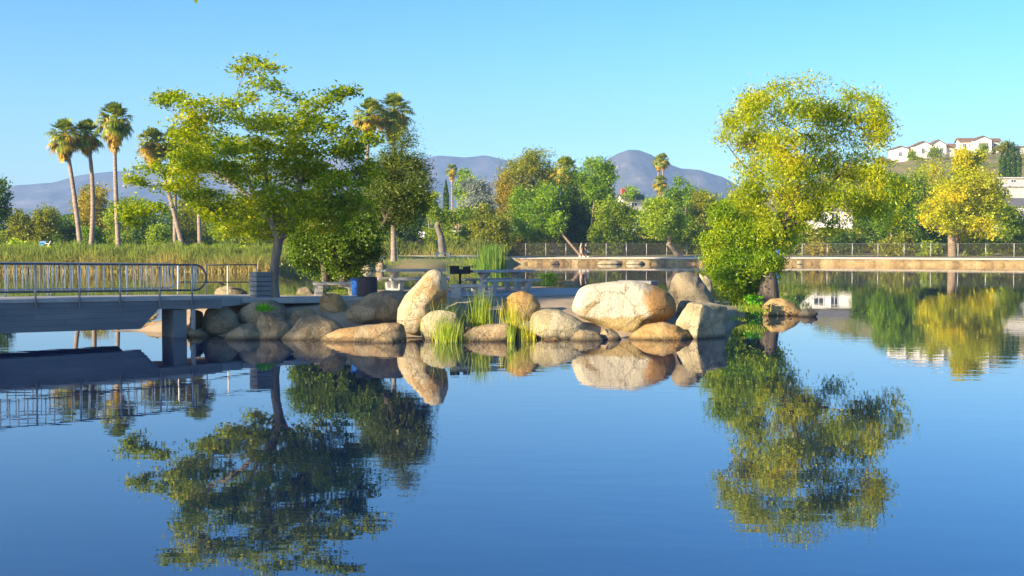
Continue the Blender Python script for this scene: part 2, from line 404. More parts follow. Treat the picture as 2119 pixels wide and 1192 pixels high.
SH = resample(shore, 1.5); cen = np.array([10.0, 70.0])
SH = SH + np.array([[mnoise.noise(Vector((p[0] * .25, p[1] * .25, 3))) * .7, mnoise.noise(Vector((p[0] * .25, p[1] * .25, 9))) * .7] for p in SH])
offs = [(-60, -2.5), (-6, -2.0), (-.6, -.5), (0, 0), (.25, .25), (.9, .5), (2.5, .78), (5, .92), (9, 1.0), (16, 1.1), (30, 1.25), (60, 1.8), (120, 3), (300, 5), (900, 8), (2500, 10), (3500, 12)]
V = []; 
for i, p in enumerate(SH):
    d = p - cen; r_ = np.linalg.norm(d); d = d / r_
    for (o_, z) in offs:
        q = cen + d * max(1.0, r_ + o_)
        zz = z + (0 if o_ <= 0 else mnoise.noise(Vector((q[0] * .15, q[1] * .15, 0))) * min(.12, z * .2))
        V.append((q[0], q[1], zz))
k = len(offs); ns = len(SH); Fc = []
for i in range(ns):
    for j in range(k - 1):
        a = i * k + j; b_ = ((i + 1) % ns) * k + j; Fc.append((a, b_, b_ + 1, a + 1))
GROUND = surf('dry_ground', [(.2, (.16, .13, .06)), (.42, (.26, .21, .10)), (.6, (.22, .22, .08)), (.8, (.36, .29, .17))], .35, .95, .4, 9, .05, detail=10)
tag(mk('ground', V, np.array(Fc), GROUND, smooth=True), kind='structure')
GZ = 1.05

def rail_path(px0, px1, back0, back1, z, yline, step=6):
    """strip following the far shore between offsets back0..back1 metres behind the waterline"""
    pts = []
    for px in np.arange(px0, px1 + 1, step):
        g = G(px, yline(px), 0); d = g[:2] / np.linalg.norm(g[:2]); pts.append((g[:2] + d * back0, g[:2] + d * back1))
    return pts
def yl(px): return 546.6 if px < 1700 else 546.6 + (px - 1700) / 419 * 3.4
pts = rail_path(1034, 2400, -.15, .9, 0, yl)
V = []; Fc = []
EM = surf('stone_edging', [(.25, (.09, .06, .03)), (.42, (.22, .15, .065)), (.6, (.34, .24, .11)), (.8, (.46, .38, .22))], .5, .9, 1.0, 1.6, .35, detail=9)
prof = [(-.35, -.4), (-.25, .1), (-.05, .45), (.25, .6), (1.1, .70)]
for i, (a, b_) in enumerate(pts):
    d = (b_ - a) / np.linalg.norm(b_ - a)
    for (o_, z) in prof:
        jt = mnoise.noise(Vector((a[0] * 1.1, o_ * 3, 1))) * .4 if o_ < .5 else 0
        V.append((a[0] + d[0] * (o_ + jt), a[1] + d[1] * (o_ + jt), z + (mnoise.noise(Vector((a[0] * .5, 7, z))) * .06 if o_ < 1 else 0)))
k = len(prof)
for i in range(len(pts) - 1):
    for j in range(k - 1): Fc.append((i * k + j, (i + 1) * k + j, (i + 1) * k + j + 1, i * k + j + 1))
tag(mk('lake_edging', V, np.array(Fc), EM, smooth=True), kind='structure')
PATHM = surf('pale_path', [(.3, (.50, .42, .30)), (.7, (.64, .55, .42))], .6, .95, .2, 12, .01)
pts = rail_path(1030, 2400, .9, 6.2, 0, yl); V = []; Fc = []
for (a, b_) in pts:
    V += [(a[0], a[1], .55), (a[0], a[1], .76), (b_[0], b_[1], 1.0), (b_[0], b_[1], .55)]
for i in range(len(pts) - 1):
    for j in range(3): Fc.append((4 * i + j, 4 * i + 4 + j, 4 * i + 5 + j, 4 * i + 1 + j))
tag(mk('lakeside_path', V, np.array(Fc), PATHM), kind='structure')

# mountains
MTN = surf('mountain_scrub', [(.3, (.04, .045, .05)), (.47, (.08, .08, .08)), (.6, (.13, .115, .11)), (.7, (.34, .27, .22))], .011, .95, .8, .02, 10, detail=9)
def mountain(name, ridge, Y, seed, depth=900):
    xs = np.array([p[0] for p in ridge], float); ys = np.array([p[1] for p in ridge], float)
    px = np.linspace(xs[0], xs[-1], 170); py = np.interp(px, xs, ys)
    V = []; rows = 26
    for i in range(len(px)):
        top = P(px[i], py[i], Y)
        for j in range(rows):
            f = j / (rows - 1)                      # 0 = ridge .. 1 = foot toward the camera
            yy = Y - depth * f
            h = top[2] * (1 - f) ** 1.35
            x = top[0]
            nz = mnoise.fractal(Vector((x * .0035 + seed, yy * .0035, seed)), 1.0, 2.1, 5) * 62 * min(1, f * 5) * (1 - f)
            V.append((x, yy, h - abs(nz) * .9 + (mnoise.noise(Vector((x * .02, seed, 1))) * 1.8 if j == 0 else 0)))
    # the back slope
    nb_ = len(V)
    Fc = []
    for i in range(len(px) - 1):
        for j in range(rows - 1): Fc.append((i * rows + j, i * rows + j + 1, (i + 1) * rows + j + 1, (i + 1) * rows + j))
    for i in range(len(px)):
        t_ = V[i * rows]; V.append((t_[0], t_[1] + depth * .8, -5))
    for i in range(len(px) - 1): Fc.append((i * rows, (i + 1) * rows, nb_ + i + 1, nb_ + i))
    return tag(mk(name, V, np.array(Fc), MTN, smooth=True), kind='structure')
mountain('mountains', [(-500, 470), (-250, 415), (-80, 405), (0, 400), (30, 384), (110, 378), (165, 362), (230, 355), (300, 351), (380, 352), (470, 340), (560, 345), (650, 330), (740, 322), (790, 338), (830, 336), (880, 328), (910, 321), (960, 326), (1005, 322), (1050, 331), (1120, 352), (1200, 400), (1300, 480)], 3300, 2.0)
mountain('mountains', [(1090, 470), (1150, 420), (1210, 365), (1255, 331), (1278, 318), (1300, 310), (1320, 311), (1345, 319), (1380, 338), (1410, 349), (1450, 352), (1495, 366), (1540, 392), (1620, 425), (1760, 470)], 2700, 6.0, 700)

# hillside on the right with the houses
HILLM = surf('hill_scrub', [(.25, (.09, .12, .03)), (.42, (.16, .18, .05)), (.55, (.27, .21, .10)), (.62, (.15, .18, .05)), (.75, (.26, .2, .1))], .12, .95, .6, .5, .4, detail=9)
def hill_z(px):
    return float(np.interp(px, [1400, 1560, 1700, 1800, 1900, 2000, 2119, 2400], [430, 405, 372, 345, 331, 324, 321, 318]))
V = []; Fc = []; cols_ = np.arange(1400, 2700, 10); rows = 22
for px in cols_:
    for j in range(rows):
        f = j / (rows - 1); Y = 235 + 125 * f
        zt = P(px, hill_z(px), 360)[2]; x = (px - 1059.5) / F * Y
        s_ = f * f * (3 - 2 * f)
        V.append((x, Y, 1.0 + (zt - 1) * s_ + mnoise.fractal(Vector((x * .05, Y * .05, 4)), 1, 2, 4) * 1.2 * min(1, 4 * f * (1 - f) + .05)))
    x = (px - 1059.5) / F * 460; V.append((x, 460, zt + .5)); x = (px - 1059.5) / F * 900; V.append((x, 900, 2))
rows += 2
for i in range(len(cols_) - 1):
    for j in range(rows - 1): Fc.append((i * rows + j, (i + 1) * rows + j, (i + 1) * rows + j + 1, i * rows + j + 1))
tag(mk('hillside', V, np.array(Fc), HILLM, smooth=True), kind='structure')
def hillpt(px, f):
    Y = 235 + 125 * f; zt = P(px, hill_z(px), 360)[2]; s_ = f * f * (3 - 2 * f)
    return np.array([(px - 1059.5) / F * Y, Y, 1 + (zt - 1) * s_])

# =================================================================== ISLAND
def isl_front(x): return float(np.interp(x, [-11.5, -9.5, -8, -5, -2, 2, 5, 6.6, 7.8, 9, 10.2, 11.4], [38.5, 37, 36.2, 35.7, 35.6, 35.6, 36, 38.6, 44, 47.2, 49, 51]))
def isl_back(x): return float(np.interp(x, [-11.5, -10, -8.5, -6, -3, 0, 3, 6, 9, 10.4, 11.4], [38.8, 41.5, 43, 47, 52, 53, 51.5, 52.5, 53.5, 53, 51.3]))
def isl_z(x, y):
    a = y - isl_front(x); b_ = isl_back(x) - y
    tz = float(np.interp(x, [-11, -9, 4.5, 7.5, 10, 11.4], [.7, .95, .95, .40, .25, .1]))
    za = np.interp(a, [-1.2, -.3, .5, 2.2, 4.2], [-.9, -.25, .12, tz * .72, tz]); zc = 1.0 if x < 6 else float(np.interp(a, [-.5, -.1, .1, .35], [0, 0, .9, 1.0]))
    if x > 6.3 and a > 0: za = max(za, tz * zc * (.8 + .2 * min(1, a)))
    zb = np.interp(b_, [-1.2, -.3, .35, .9], [-.9, -.2, tz * .75, tz])
    return float(min(za, zb))
xs = np.arange(-12.4, 12.4, .16); ys = np.arange(34, 55, .16)
V = [(x, y, isl_z(x, y) + mnoise.fractal(Vector((x * .8, y * .8, 0)), 1, 2, 4) * .035) for x in xs for y in ys]
ny = len(ys); Fc = [(i * ny + j, (i + 1) * ny + j, (i + 1) * ny + j + 1, i * ny + j + 1) for i in range(len(xs) - 1) for j in range(ny - 1)]
tag(mk('island_ground', V, np.array(Fc), DIRT, smooth=True), kind='structure')
# concrete path across the island
line = [(-8.6, 38.6, 1.07), (-7.2, 39.4, 1.03), (-5.5, 40.3, 1.0), (-3, 41.4, .985), (-.5, 43.2, .985), (2, 45.6, .985), (4.2, 46.6, .985), (5.4, 46.8, .975)]
wid = [1.0, 1.05, .75, .9, 1.7, 2.3, 2.2, 1.9]
L = np.array(line); Tt = np.gradient(L, axis=0); Tt[:, 2] = 0; Tt /= np.linalg.norm(Tt, axis=1)[:, None]; Nn = np.stack([-Tt[:, 1], Tt[:, 0], 0 * Tt[:, 0]], 1)
V = []; 
for p, nn, ww in zip(L, Nn, wid):
    for (s_, dz) in ((-1, -.16), (-1, .0), (1, .0), (1, -.16)): V.append(p + nn * s_ * ww + np.array([0, 0, dz]))
Fc = [(4 * i + j, 4 * i + 4 + j, 4 * i + 5 + j, 4 * i + 1 + j) for i in range(len(L) - 1) for j in range(3)] + [(0, 1, 2, 3)]
tag(mk('island_path', V, Fc, CONC), kind='structure')

# ------------------------------------------------------------------ rocks
import bmesh
_ico = {}
def ico(sub):
    if sub not in _ico:
        bm = bmesh.new(); bmesh.ops.create_icosphere(bm, subdivisions=sub, radius=1)
        _ico[sub] = (np.array([v.co[:] for v in bm.verts]), np.array([[v.index for v in f.verts] for f in bm.faces])); bm.free()
    return _ico[sub]
def rock(label, outline, Y, mat, seed, dr=.75, sub=5, cuts=None, rough=.05, facets=7, name='boulder', group='boulders around the island', box=None, soft=.06):
    """outline: photo-pixel polygon of the silhouette (the submerged part guessed), or None with box=(x0,x1,y0,y1,tilt)"""
    rng = np.random.default_rng(seed)
    V, Fc = ico(sub); V = V.copy()
    # faceting
    fl = []
    for _ in range(facets):
        d = rng.normal(size=3); d /= np.linalg.norm(d); fl.append((d, rng.uniform(.74, .92)))
    if cuts: fl += [(np.array(c[:3]) / np.linalg.norm(c[:3]), c[3]) for c in cuts]
    for d, c in fl:
        s_ = V @ d; ex = s_ - c; e2 = (ex + np.sqrt(ex * ex + soft * soft)) / 2
        V = V - d * (e2 * .93)[:, None]
    if outline is None:
        x0, x1, y0, y1, tilt = box
        cx, cy = (x0 + x1) / 2, (y0 + y1) / 2
        V = rot(V * np.array([(x1 - x0), (x1 - x0) * dr, (y1 - y0)]) / 2, rng.uniform(-.4, .4) * (0 if cuts else 1), 0, R(-tilt))
        mn = V.min(0); mx = V.max(0); V = (V - (mn + mx) / 2) / ((mx - mn) / 2)
        hw, hh = (x1 - x0) / 2, (y1 - y0) / 2
        X = V[:, 0] * hw; Z = V[:, 2] * hh; D = V[:, 1] * hw * dr
    else:
        pl = np.array(outline, float); cx, cy = (pl[:, 0].min() + pl[:, 0].max()) / 2, (pl[:, 1].min() + pl[:, 1].max()) / 2
        q = np.vstack([pl, pl[:1]]); seg = []
        for i in range(len(pl)):
            for k in range(14): seg.append(q[i] + (q[i + 1] - q[i]) * k / 14)
        seg = np.array(seg); rel = np.stack([seg[:, 0] - cx, -(seg[:, 1] - cy)], 1)
        th = np.arctan2(rel[:, 1], rel[:, 0]); rr = np.hypot(rel[:, 0], rel[:, 1]); od = np.argsort(th); th = th[od]; rr = rr[od]
        ta = np.linspace(-math.pi, math.pi, 181); rs = np.interp(ta, th, rr, period=2 * math.pi)
        kx = np.exp(-np.linspace(-2, 2, 9) ** 2); kx /= kx.sum(); rs = np.convolve(np.r_[rs[-5:-1], rs, rs[1:5]], kx, 'valid')[:181]
        # faceted shape's own silhouette radius by angle, normalised away
        ang = np.arctan2(V[:, 2], V[:, 0]); rho = np.hypot(V[:, 0], V[:, 2])
        bins = np.round((ang + math.pi) / (2 * math.pi) * 60).astype(int) % 60
        mxr = np.array([rho[bins == k].max() if (bins == k).any() else .9 for k in range(60)])
        own = np.interp(ang, np.linspace(-math.pi, math.pi, 61), np.r_[mxr, mxr[:1]])
        rad = np.interp(ang, ta, rs)
        f = rho / own * rad
        X = f * np.cos(ang); Z = f * np.sin(ang)
        D = V[:, 1] * (pl[:, 0].max() - pl[:, 0].min()) / 2 * dr
    s_ = MP(Y)
    Wd = np.stack([X, D, Z], 1) * s_
    size = s_ * (abs(X).max() + abs(Z).max()) / 2
    so = Vector((seed * 3.1, seed * 1.7, seed * .9))
    dn = np.array([mnoise.fractal(Vector(p) * (1.1 / size) + so, .9, 2.0, 6) for p in Wd]) * size * rough
    nrm = Wd / (np.linalg.norm(Wd, axis=1)[:, None] + 1e-6)
    Wd = Wd + nrm * dn[:, None]
    c = P(cx, cy, Y)
    o = mk(name, Wd + c, Fc, RK[mat], None, c, True)
    return tag(o, label, 'boulder' if name == 'boulder' else 'rock', group)
def bigmat():
    m = rockmat('rock_huge', (.50, .40, .25), (.36, .29, .17), (.55, .30, .10), .35, (.70, .66, .58), .55, .6)
    t = m.node_tree; n = t.nodes; l = t.links
    b = [x for x in n if x.type == 'BSDF_PRINCIPLED'][0]; src = b.inputs['Base Color'].links[0].from_socket
    tc = N(n, 'ShaderNodeTexCoord'); sx = N(n, 'ShaderNodeSeparateXYZ'); l.new(tc.outputs['Object'], sx.inputs[0])
    nz = N(n, 'ShaderNodeTexNoise', i_Scale=1.6, i_Detail=6.0); l.new(tc.outputs['Object'], nz.inputs['Vector'])
    def mask(sock, a, b_, k):
        q = N(n, 'ShaderNodeMath', operation='MULTIPLY_ADD'); l.new(nz.outputs['Fac'], q.inputs[0]); q.inputs[1].default_value = k; l.new(sock, q.inputs[2])
        r_ = N(n, 'ShaderNodeMapRange'); r_.inputs['From Min'].default_value = a; r_.inputs['From Max'].default_value = b_; l.new(q.outputs[0], r_.inputs['Value']); return r_.outputs[0]
    cur = src
    for sock, a, b_, k, c in ((sx.outputs['X'], 1.15, 1.4, 1.2, (.80, .50, .24)), (sx.outputs['Z'], .12, -.02, 1.0, (.74, .62, .36))):
        mx = N(n, 'ShaderNodeMix', data_type='RGBA', blend_type='MULTIPLY'); l.new(mask(sock, a, b_, k if c[0] > .75 else .6), mx.inputs[0]); l.new(cur, mx.inputs[6]); mx.inputs[7].default_value = c4(c); cur = mx.outputs[2]
    l.new(cur, b.inputs['Base Color']); return m
RK['huge'] = bigmat()
def D(yw): return 7020.0 / (yw - 504)
# (label, outline, Y, mat, seed, kwargs)
rock('small grey pyramid shaped rock in the water at the foot of the bridge pier', [(383, 702), (392, 684), (412, 680), (428, 690), (440, 700), (435, 725), (390, 725)], 36.4, 'grey', 1, sub=4)
rock('grey round boulder nearest the bridge end, its left side against the abutment', [(420, 662), (428, 640), (448, 632), (470, 636), (488, 650), (497, 672), (488, 696), (478, 715), (432, 712), (421, 690)], 37.1, 'grey', 2, rough=.025, facets=3, dr=.9)
rock('low flat grey boulder at the waterline before the round one by the bridge', [(462, 705), (478, 684), (500, 673), (528, 672), (545, 690), (540, 735), (470, 735)], 35.5, 'grey', 3)
rock('grey boulder with a steep left side and straight top, under the fan palm seedling', [(530, 700), (533, 660), (540, 646), (562, 647), (590, 656), (604, 672), (600, 700), (590, 735), (535, 735)], 35.6, 'grey', 4, rough=.035)
rock('wide rounded grey boulder in shade directly below the leafy tree trunk', [(488, 660), (500, 636), (530, 622), (565, 620), (588, 632), (596, 655), (580, 690), (500, 690)], 37.6, 'grey', 5, rough=.03)
rock('small pale grey rock just behind the wedge shaped boulder', [(600, 655), (612, 640), (632, 636), (652, 644), (660, 662), (640, 680), (605, 680)], 37.3, 'grey', 6, sub=4)
rock('large wedge shaped grey boulder with a pointed top at the waterline', [(572, 707), (590, 684), (618, 660), (645, 649), (668, 650), (695, 664), (712, 680), (700, 705), (690, 745), (585, 745)], 35.7, 'grey', 7, rough=.04, facets=9)
rock('upright brownish round boulder between the wedge boulder and the slatted bin', [(660, 640), (664, 616), (682, 607), (705, 610), (716, 628), (718, 650), (700, 672), (670, 668)], 38.0, 'tan', 8, sub=4)
rock('big elongated grey boulder rising to the right, left of the standing stone', [(714, 660), (718, 640), (740, 622), (770, 606), (800, 600), (832, 602), (848, 612), (850, 640), (835, 662), (790, 672), (740, 680)], 37.3, 'grey', 9, rough=.035, facets=5)
rock('long low tan slab lying at the waterline in front of the elongated boulder', [(656, 712), (670, 694), (700, 682), (745, 676), (800, 668), (835, 668), (842, 690), (842, 712), (825, 745), (690, 745)], 35.0, 'tan', 10, dr=.45)
rock('small low tan rock touching the right end of the long slab', [(767, 712), (778, 702), (797, 697), (815, 701), (824, 712), (815, 730), (775, 730)], 34.3, 'tan', 11, sub=4)
rock('tall golden standing stone leaning right, the highest stone of the island', [(905, 558), (918, 566), (928, 595), (926, 625), (908, 650), (888, 680), (862, 695), (835, 688), (820, 668), (822, 640), (838, 612), (862, 588), (882, 563), (893, 557)], 36.0, 'gold', 12, rough=.025, facets=3, dr=.75)
rock('pale smooth round boulder at the right foot of the standing stone', [(869, 680), (873, 658), (890, 644), (915, 640), (945, 648), (955, 680), (945, 725), (880, 725)], 35.5, 'pale', 13, rough=.025, facets=4)
rock('broad pale boulder behind the reeds, right of the round one', [(918, 660), (922, 636), (945, 625), (985, 622), (1005, 634), (1012, 660), (1000, 690), (925, 690)], 37.2, 'pale', 14, rough=.03)
rock('small flat pale stone on the ground behind the reeds', [(985, 625), (992, 619), (1012, 618), (1021, 624), (1015, 632), (990, 632)], 38.5, 'pale', 15, sub=3, name='stone')
rock('small dark stone wedged left of the low tan boulder in the reeds', [(955, 690), (960, 677), (972, 672), (982, 684), (975, 705), (958, 705)], 35.6, 'dark', 16, sub=3, name='stone')
rock('low tan boulder with a sloping left side standing between two reed clumps', [(944, 711), (958, 692), (980, 676), (1020, 670), (1055, 668), (1066, 690), (1062, 712), (1050, 745), (960, 745)], 35.2, 'tan', 17, rough=.04)
rock('dark grey rounded rock behind the front reed clump, right of the low tan boulder', [(1058, 705), (1062, 688), (1080, 680), (1100, 686), (1110, 704), (1100, 725), (1065, 725)], 35.6, 'dark', 18, sub=4)
rock('round orange stained boulder with reeds before it, in front of the picnic table', [(1038, 650), (1044, 620), (1060, 606), (1080, 602), (1104, 610), (1119, 630), (1118, 655), (1100, 690), (1050, 690)], 37.4, 'orange', 20, rough=.025, facets=4)
rock('wide weathered boulder with curved cracks, left of the huge one', [(1094, 665), (1102, 648), (1125, 638), (1155, 640), (1185, 652), (1210, 668), (1218, 690), (1200, 740), (1120, 740), (1098, 700)], 36.0, 'pale', 21, rough=.035)
rock('thin flat tan stone at the waterline below the cracked boulder', [(1117, 708), (1130, 700), (1150, 699), (1166, 707), (1150, 722), (1125, 722)], 34.9, 'tan', 22, sub=3, name='stone')
rock('small grey rounded rock in the water under the left end of the huge boulder', [(1181, 706), (1190, 688), (1212, 682), (1238, 687), (1251, 704), (1240, 735), (1190, 735)], 35.1, 'grey', 23, sub=4)
rock('small tan rock tucked under the middle of the huge boulder', [(1236, 700), (1245, 684), (1262, 679), (1278, 688), (1287, 702), (1275, 730), (1242, 730)], 35.4, 'tan', 24, sub=4)
rock('huge whitish boulder with an orange right end, largest on the island', [(1180, 640), (1186, 622), (1197, 600), (1212, 590), (1260, 583), (1310, 580), (1355, 590), (1388, 604), (1402, 630), (1398, 655), (1372, 668), (1330, 680), (1295, 697), (1270, 688), (1230, 668), (1195, 655)], 36.8, 'huge', 25, dr=.5, sub=6, rough=.022, facets=5, cuts=[(-.1, -1, .18, .62), (.75, -.6, .1, .8)])
rock('low smooth orange tan boulder at the waterline in front of the square block', [(1297, 704), (1310, 686), (1335, 672), (1372, 666), (1405, 674), (1428, 690), (1432, 704), (1420, 740), (1310, 740)], 35.6, 'orange', 26, rough=.025, facets=4, dr=.6)
rock('tall round topped grey boulder behind the square block and the huge boulder', [(1378, 625), (1386, 585), (1398, 566), (1422, 561), (1445, 568), (1462, 595), (1480, 625), (1470, 650), (1390, 650)], 39.5, 'grey', 28, rough=.025, facets=4)
rock('flat topped grey rock filling the gap behind the square block', [(1398, 655), (1404, 628), (1420, 618), (1460, 620), (1484, 632), (1480, 665), (1405, 670)], 38.0, 'grey', 29, sub=4)
rock('small pale rock mostly hidden between the grey boulder and the willow shrub', [(1445, 600), (1448, 575), (1460, 569), (1472, 580), (1477, 605), (1460, 615)], 42.5, 'pale', 30, sub=4)
rock('flat golden boulder at the right tip of the island', [(1576, 652), (1580, 630), (1594, 618), (1620, 617), (1645, 628), (1664, 648), (1655, 680), (1585, 680)], 47.4, 'orange', 32, rough=.02, facets=1, dr=.6)
rock('thin dark rock pointing out of the water at the island tip', [(1650, 650), (1662, 640), (1680, 641), (1694, 648), (1680, 660), (1655, 662)], 46.5, 'dark', 33, sub=3, name='stone')
rock('tan boulder on the far edge of the island, right of the picnic tables', [(1153, 594), (1160, 583), (1178, 579), (1195, 584), (1206, 594), (1195, 606), (1160, 606)], 50.5, 'tan', 34, sub=4)
rock('grey boulder seen through the end railing of the bridge', [(443, 608), (450, 596), (470, 592), (495, 595), (513, 606), (505, 628), (450, 628)], 41.8, 'grey', 35, sub=4)
rock('dark rounded rock behind the trunk of the leafy tree', [(611, 610), (618, 597), (632, 593), (645, 599), (655, 611), (645, 622), (618, 622)], 43.5, 'grey', 36, sub=4)
rock('flat tan rock in the water seen under the end of the bridge', [(290, 681), (300, 671), (320, 664), (345, 663), (370, 670), (372, 690), (300, 692)], 41.0, 'tan', 37, sub=4, name='rock')
rock('dark stone mostly under the abutment beside the pier', [(392, 690), (394, 655), (405, 640), (420, 645), (424, 690), (410, 705)], 37.7, 'grey', 38, sub=4)
rock('upright egg shaped grey rock standing in the far water behind the picnic table', [(777, 556), (779, 546), (786, 541), (794, 546), (796, 557), (790, 564), (780, 564)], 122, 'grey', 39, sub=3, group='rocks by the far shore')
rock('low pale rock in the far water, left of the egg shaped one', [(745, 558), (752, 549), (762, 547), (774, 556), (768, 564), (750, 564)], 126, 'pale', 40, sub=3, group='rocks by the far shore')
for i, (px, w_, lab) in enumerate([(1150, 9, 'small dark stone in the far bank directly below the two walkers'), (1259, 26, 'pale flat stone set in the far bank right of the walkers'), (1315, 22, 'rounded pale stone in the far bank left of the leaning lime tree'), (1280, 8, 'small dark stone in the far bank between two pale ones'), (1655, 6, 'small white stone on the far bank right of the willow')]):
    rock(lab, [(px - w_, 547.5), (px - w_ * .7, 541), (px - w_ * .2, 539.5), (px + w_ * .6, 540), (px + w_, 546), (px + w_ * .7, 550), (px - w_ * .6, 550)], D(547.1) + .4, ['dark', 'pale', 'pale', 'dark', 'pale'][i], 50 + i, sub=3, dr=.4, name='stone', group='rocks by the far shore')

# square block: its own hull so the arris between lit and shaded face is crisp
def block():
    Y = 36.2
    f = lambda px, py, dy: P(px, py, Y + dy)
    pts = [f(1422, 626, .1), f(1452, 630, -.55), (f(1505, 634, .15)), f(1478, 628, .75),
           f(1396, 668, .25), f(1440, 698, -.75), f(1503, 694, .05), f(1450, 700, 1.0), f(1398, 730, .2), f(1446, 735, -.6), f(1500, 730, .05), f(1450, 735, .9), f(1507, 655, .1), f(1446, 660, -.75)]
    bm = bmesh.new(); 
    for p in pts: bm.verts.new(p)
    bmesh.ops.convex_hull(bm, input=bm.verts)
    bmesh.ops.delete(bm, geom=[v for v in bm.verts if not v.link_faces], context='VERTS')
    bmesh.ops.dissolve_limit(bm, angle_limit=R(8), verts=bm.verts[:], edges=bm.edges[:])
    lo = np.min(pts, axis=0); hi = np.max(pts, axis=0)
    bmesh.ops.bevel(bm, geom=bm.edges[:], offset=.06, segments=3, profile=.6, affect='EDGES', clamp_overlap=True)
    for v in bm.verts:
        v.co = Vector(np.clip(v.co[:], lo, hi))
    bmesh.ops.triangulate(bm, faces=bm.faces)
    for _ in range(4):
        eds = [e for e in bm.edges if e.calc_length() > .09]
        if not eds: break
        bmesh.ops.subdivide_edges(bm, edges=eds, cuts=1); bmesh.ops.triangulate(bm, faces=bm.faces)
    bm.normal_update()
    for v in bm.verts:
        v.co += v.normal * mnoise.fractal(v.co * 1.5, .9, 2, 6) * .035
    bm.verts.index_update()
    V = np.array([v.co[:] for v in bm.verts]); Fc = [[v.index for v in f_.verts] for f_ in bm.faces]; bm.free()
    c = f(1452, 690, 0)
    return tag(mk('boulder', V, Fc, RK['pale'], None, c, True), 'square edged block with a lit left face and a dark right face at the waterline', 'boulder', 'boulders around the island')
block()
# dark pillar-like stump behind the willow
mb = MB(True)
c = P(1590, 640, 48.5)
Vp = []; n_ = 18
for j, (px0, px1, py) in enumerate([(1558, 1622, 652), (1562, 1616, 630), (1568, 1612, 600), (1572, 1609, 580), (1574, 1606, 566), (1582, 1600, 562)]):
    a = P(px0, py, 48.5); b_ = P(px1, py, 48.5); r_ = (b_[0] - a[0]) / 2; cx = (a[0] + b_[0]) / 2
    for k in range(n_):
        an = 2 * math.pi * k / n_; q = 1 + .12 * mnoise.noise(Vector((math.cos(an) * 1.5, math.sin(an) * 1.5, j * .5)))
        Vp.append((cx + r_ * q * math.cos(an), 48.5 + r_ * q * math.sin(an), a[2]))
Fc = [(j * n_ + k, j * n_ + (k + 1) % n_, (j + 1) * n_ + (k + 1) % n_, (j + 1) * n_ + k) for j in range(5) for k in range(n_)] + [tuple(range(5 * n_, 6 * n_))]
solo('tree_stump', (np.array(Vp), Fc), BARKD, 'dark broad tree stump right behind the willow shrub at the water', 'stump', c, smooth=True)

def floating_leaves():
    rng = np.random.default_rng(31); n = 150; C = []
    while len(C) < n:
        x = rng.uniform(-9.5, 8); C.append((x, isl_front(x) - .45 - abs(rng.normal()) * .9, .006))
    C = np.array(C); a = rng.uniform(0, 6.28, n); L_ = rng.uniform(.03, .07, n)
    t_ = np.stack([np.cos(a), np.sin(a), 0 * a], 1) * L_[:, None]; b_ = np.stack([-np.sin(a), np.cos(a), 0 * a], 1) * L_[:, None] * .5
    V = np.stack([C - t_, C + b_ + (0, 0, .004), C + t_, C - b_ + (0, 0, .004)], 1).reshape(-1, 3)
    tag(mk('floating_leaves', V, np.arange(4 * n).reshape(n, 4), LB_DRY, None, (0, 0, 0)), 'scattered dry leaves floating on the water along the boulders', 'leaves', None, 'stuff')
LB_DRY = leafmat('dry_leaf', [(.1, (.12, .08, .03)), (.5, (.24, .17, .05)), (.9, (.34, .28, .12))], .2, 2)
floating_leaves()
# =================================================================== BRIDGE
BA = np.array([-13.4, 33.0]); BD = np.array([3.1, 2.4]); BD = BD / np.linalg.norm(BD); BN = np.array([-BD[1], BD[0]])
def tpx(px, off=0.0):
    k = (px - 1059.5) / F; A_ = BA + BN * off
    return (k * A_[1] - A_[0]) / (BD[0] - k * BD[1])
def bp_(t_, off, z): q = BA + BD * t_ + BN * off; return np.array([q[0], q[1], z])
WD = 2.0
def zdeck(t_): return 1.23 - .012 * t_
T0 = -15.5; T1 = tpx(327); TE = tpx(398)
br = thing('footbridge', 'grey concrete footbridge with twin steel railings running in from the left', 'bridge', bp_(0, 1, 0))
def slab(poly_tz, o0, o1):
    mb = MB(); n = len(poly_tz)
    V = [bp_(t_, o0, z) for t_, z in poly_tz] + [bp_(t_, o1, z) for t_, z in poly_tz]
    Fc = [tuple(range(n)), tuple(range(n, 2 * n))[::-1]] + [(i, i + n, (i + 1) % n + n, (i + 1) % n) for i in range(n)]
    return mb.add(V, Fc)
GIRD = surf('bridge_girder', [(.2, (.11, .12, .13)), (.5, (.17, .185, .20)), (.8, (.24, .25, .26))], 1.1, .8, .35, 5, .02, detail=9, stretch=(.25, .25, 1.5))
_t = GIRD.node_tree; _b = [x for x in _t.nodes if x.type == 'BSDF_PRINCIPLED'][0]; _src = _b.inputs['Base Color'].links[0].from_socket
_tc = N(_t.nodes, 'ShaderNodeTexCoord'); _mp = N(_t.nodes, 'ShaderNodeMapping'); _mp.inputs['Rotation'].default_value = (R(90), 0, 0); _mp.inputs['Scale'].default_value = (1.27, 1, 1)
_t.links.new(_tc.outputs['Object'], _mp.inputs[0])
_br = N(_t.nodes, 'ShaderNodeTexBrick', i_Scale=1.0); _br.inputs['Color1'].default_value = (1, 1, 1, 1); _br.inputs['Color2'].default_value = (.84, .86, .88, 1); _br.inputs['Mortar'].default_value = (.55, .55, .55, 1)
_br.inputs['Mortar Size'].default_value = .006; _br.inputs['Brick Width'].default_value = 1.6; _br.inputs['Row Height'].default_value = .16
_t.links.new(_mp.outputs[0], _br.inputs['Vector'])
_mx = N(_t.nodes, 'ShaderNodeMix', data_type='RGBA', blend_type='MULTIPLY'); _mx.inputs[0].default_value = .8; _t.links.new(_src, _mx.inputs[6]); _t.links.new(_br.outputs['Color'], _mx.inputs[7]); _t.links.new(_mx.outputs[2], _b.inputs['Base Color'])
tb = tpx(290)
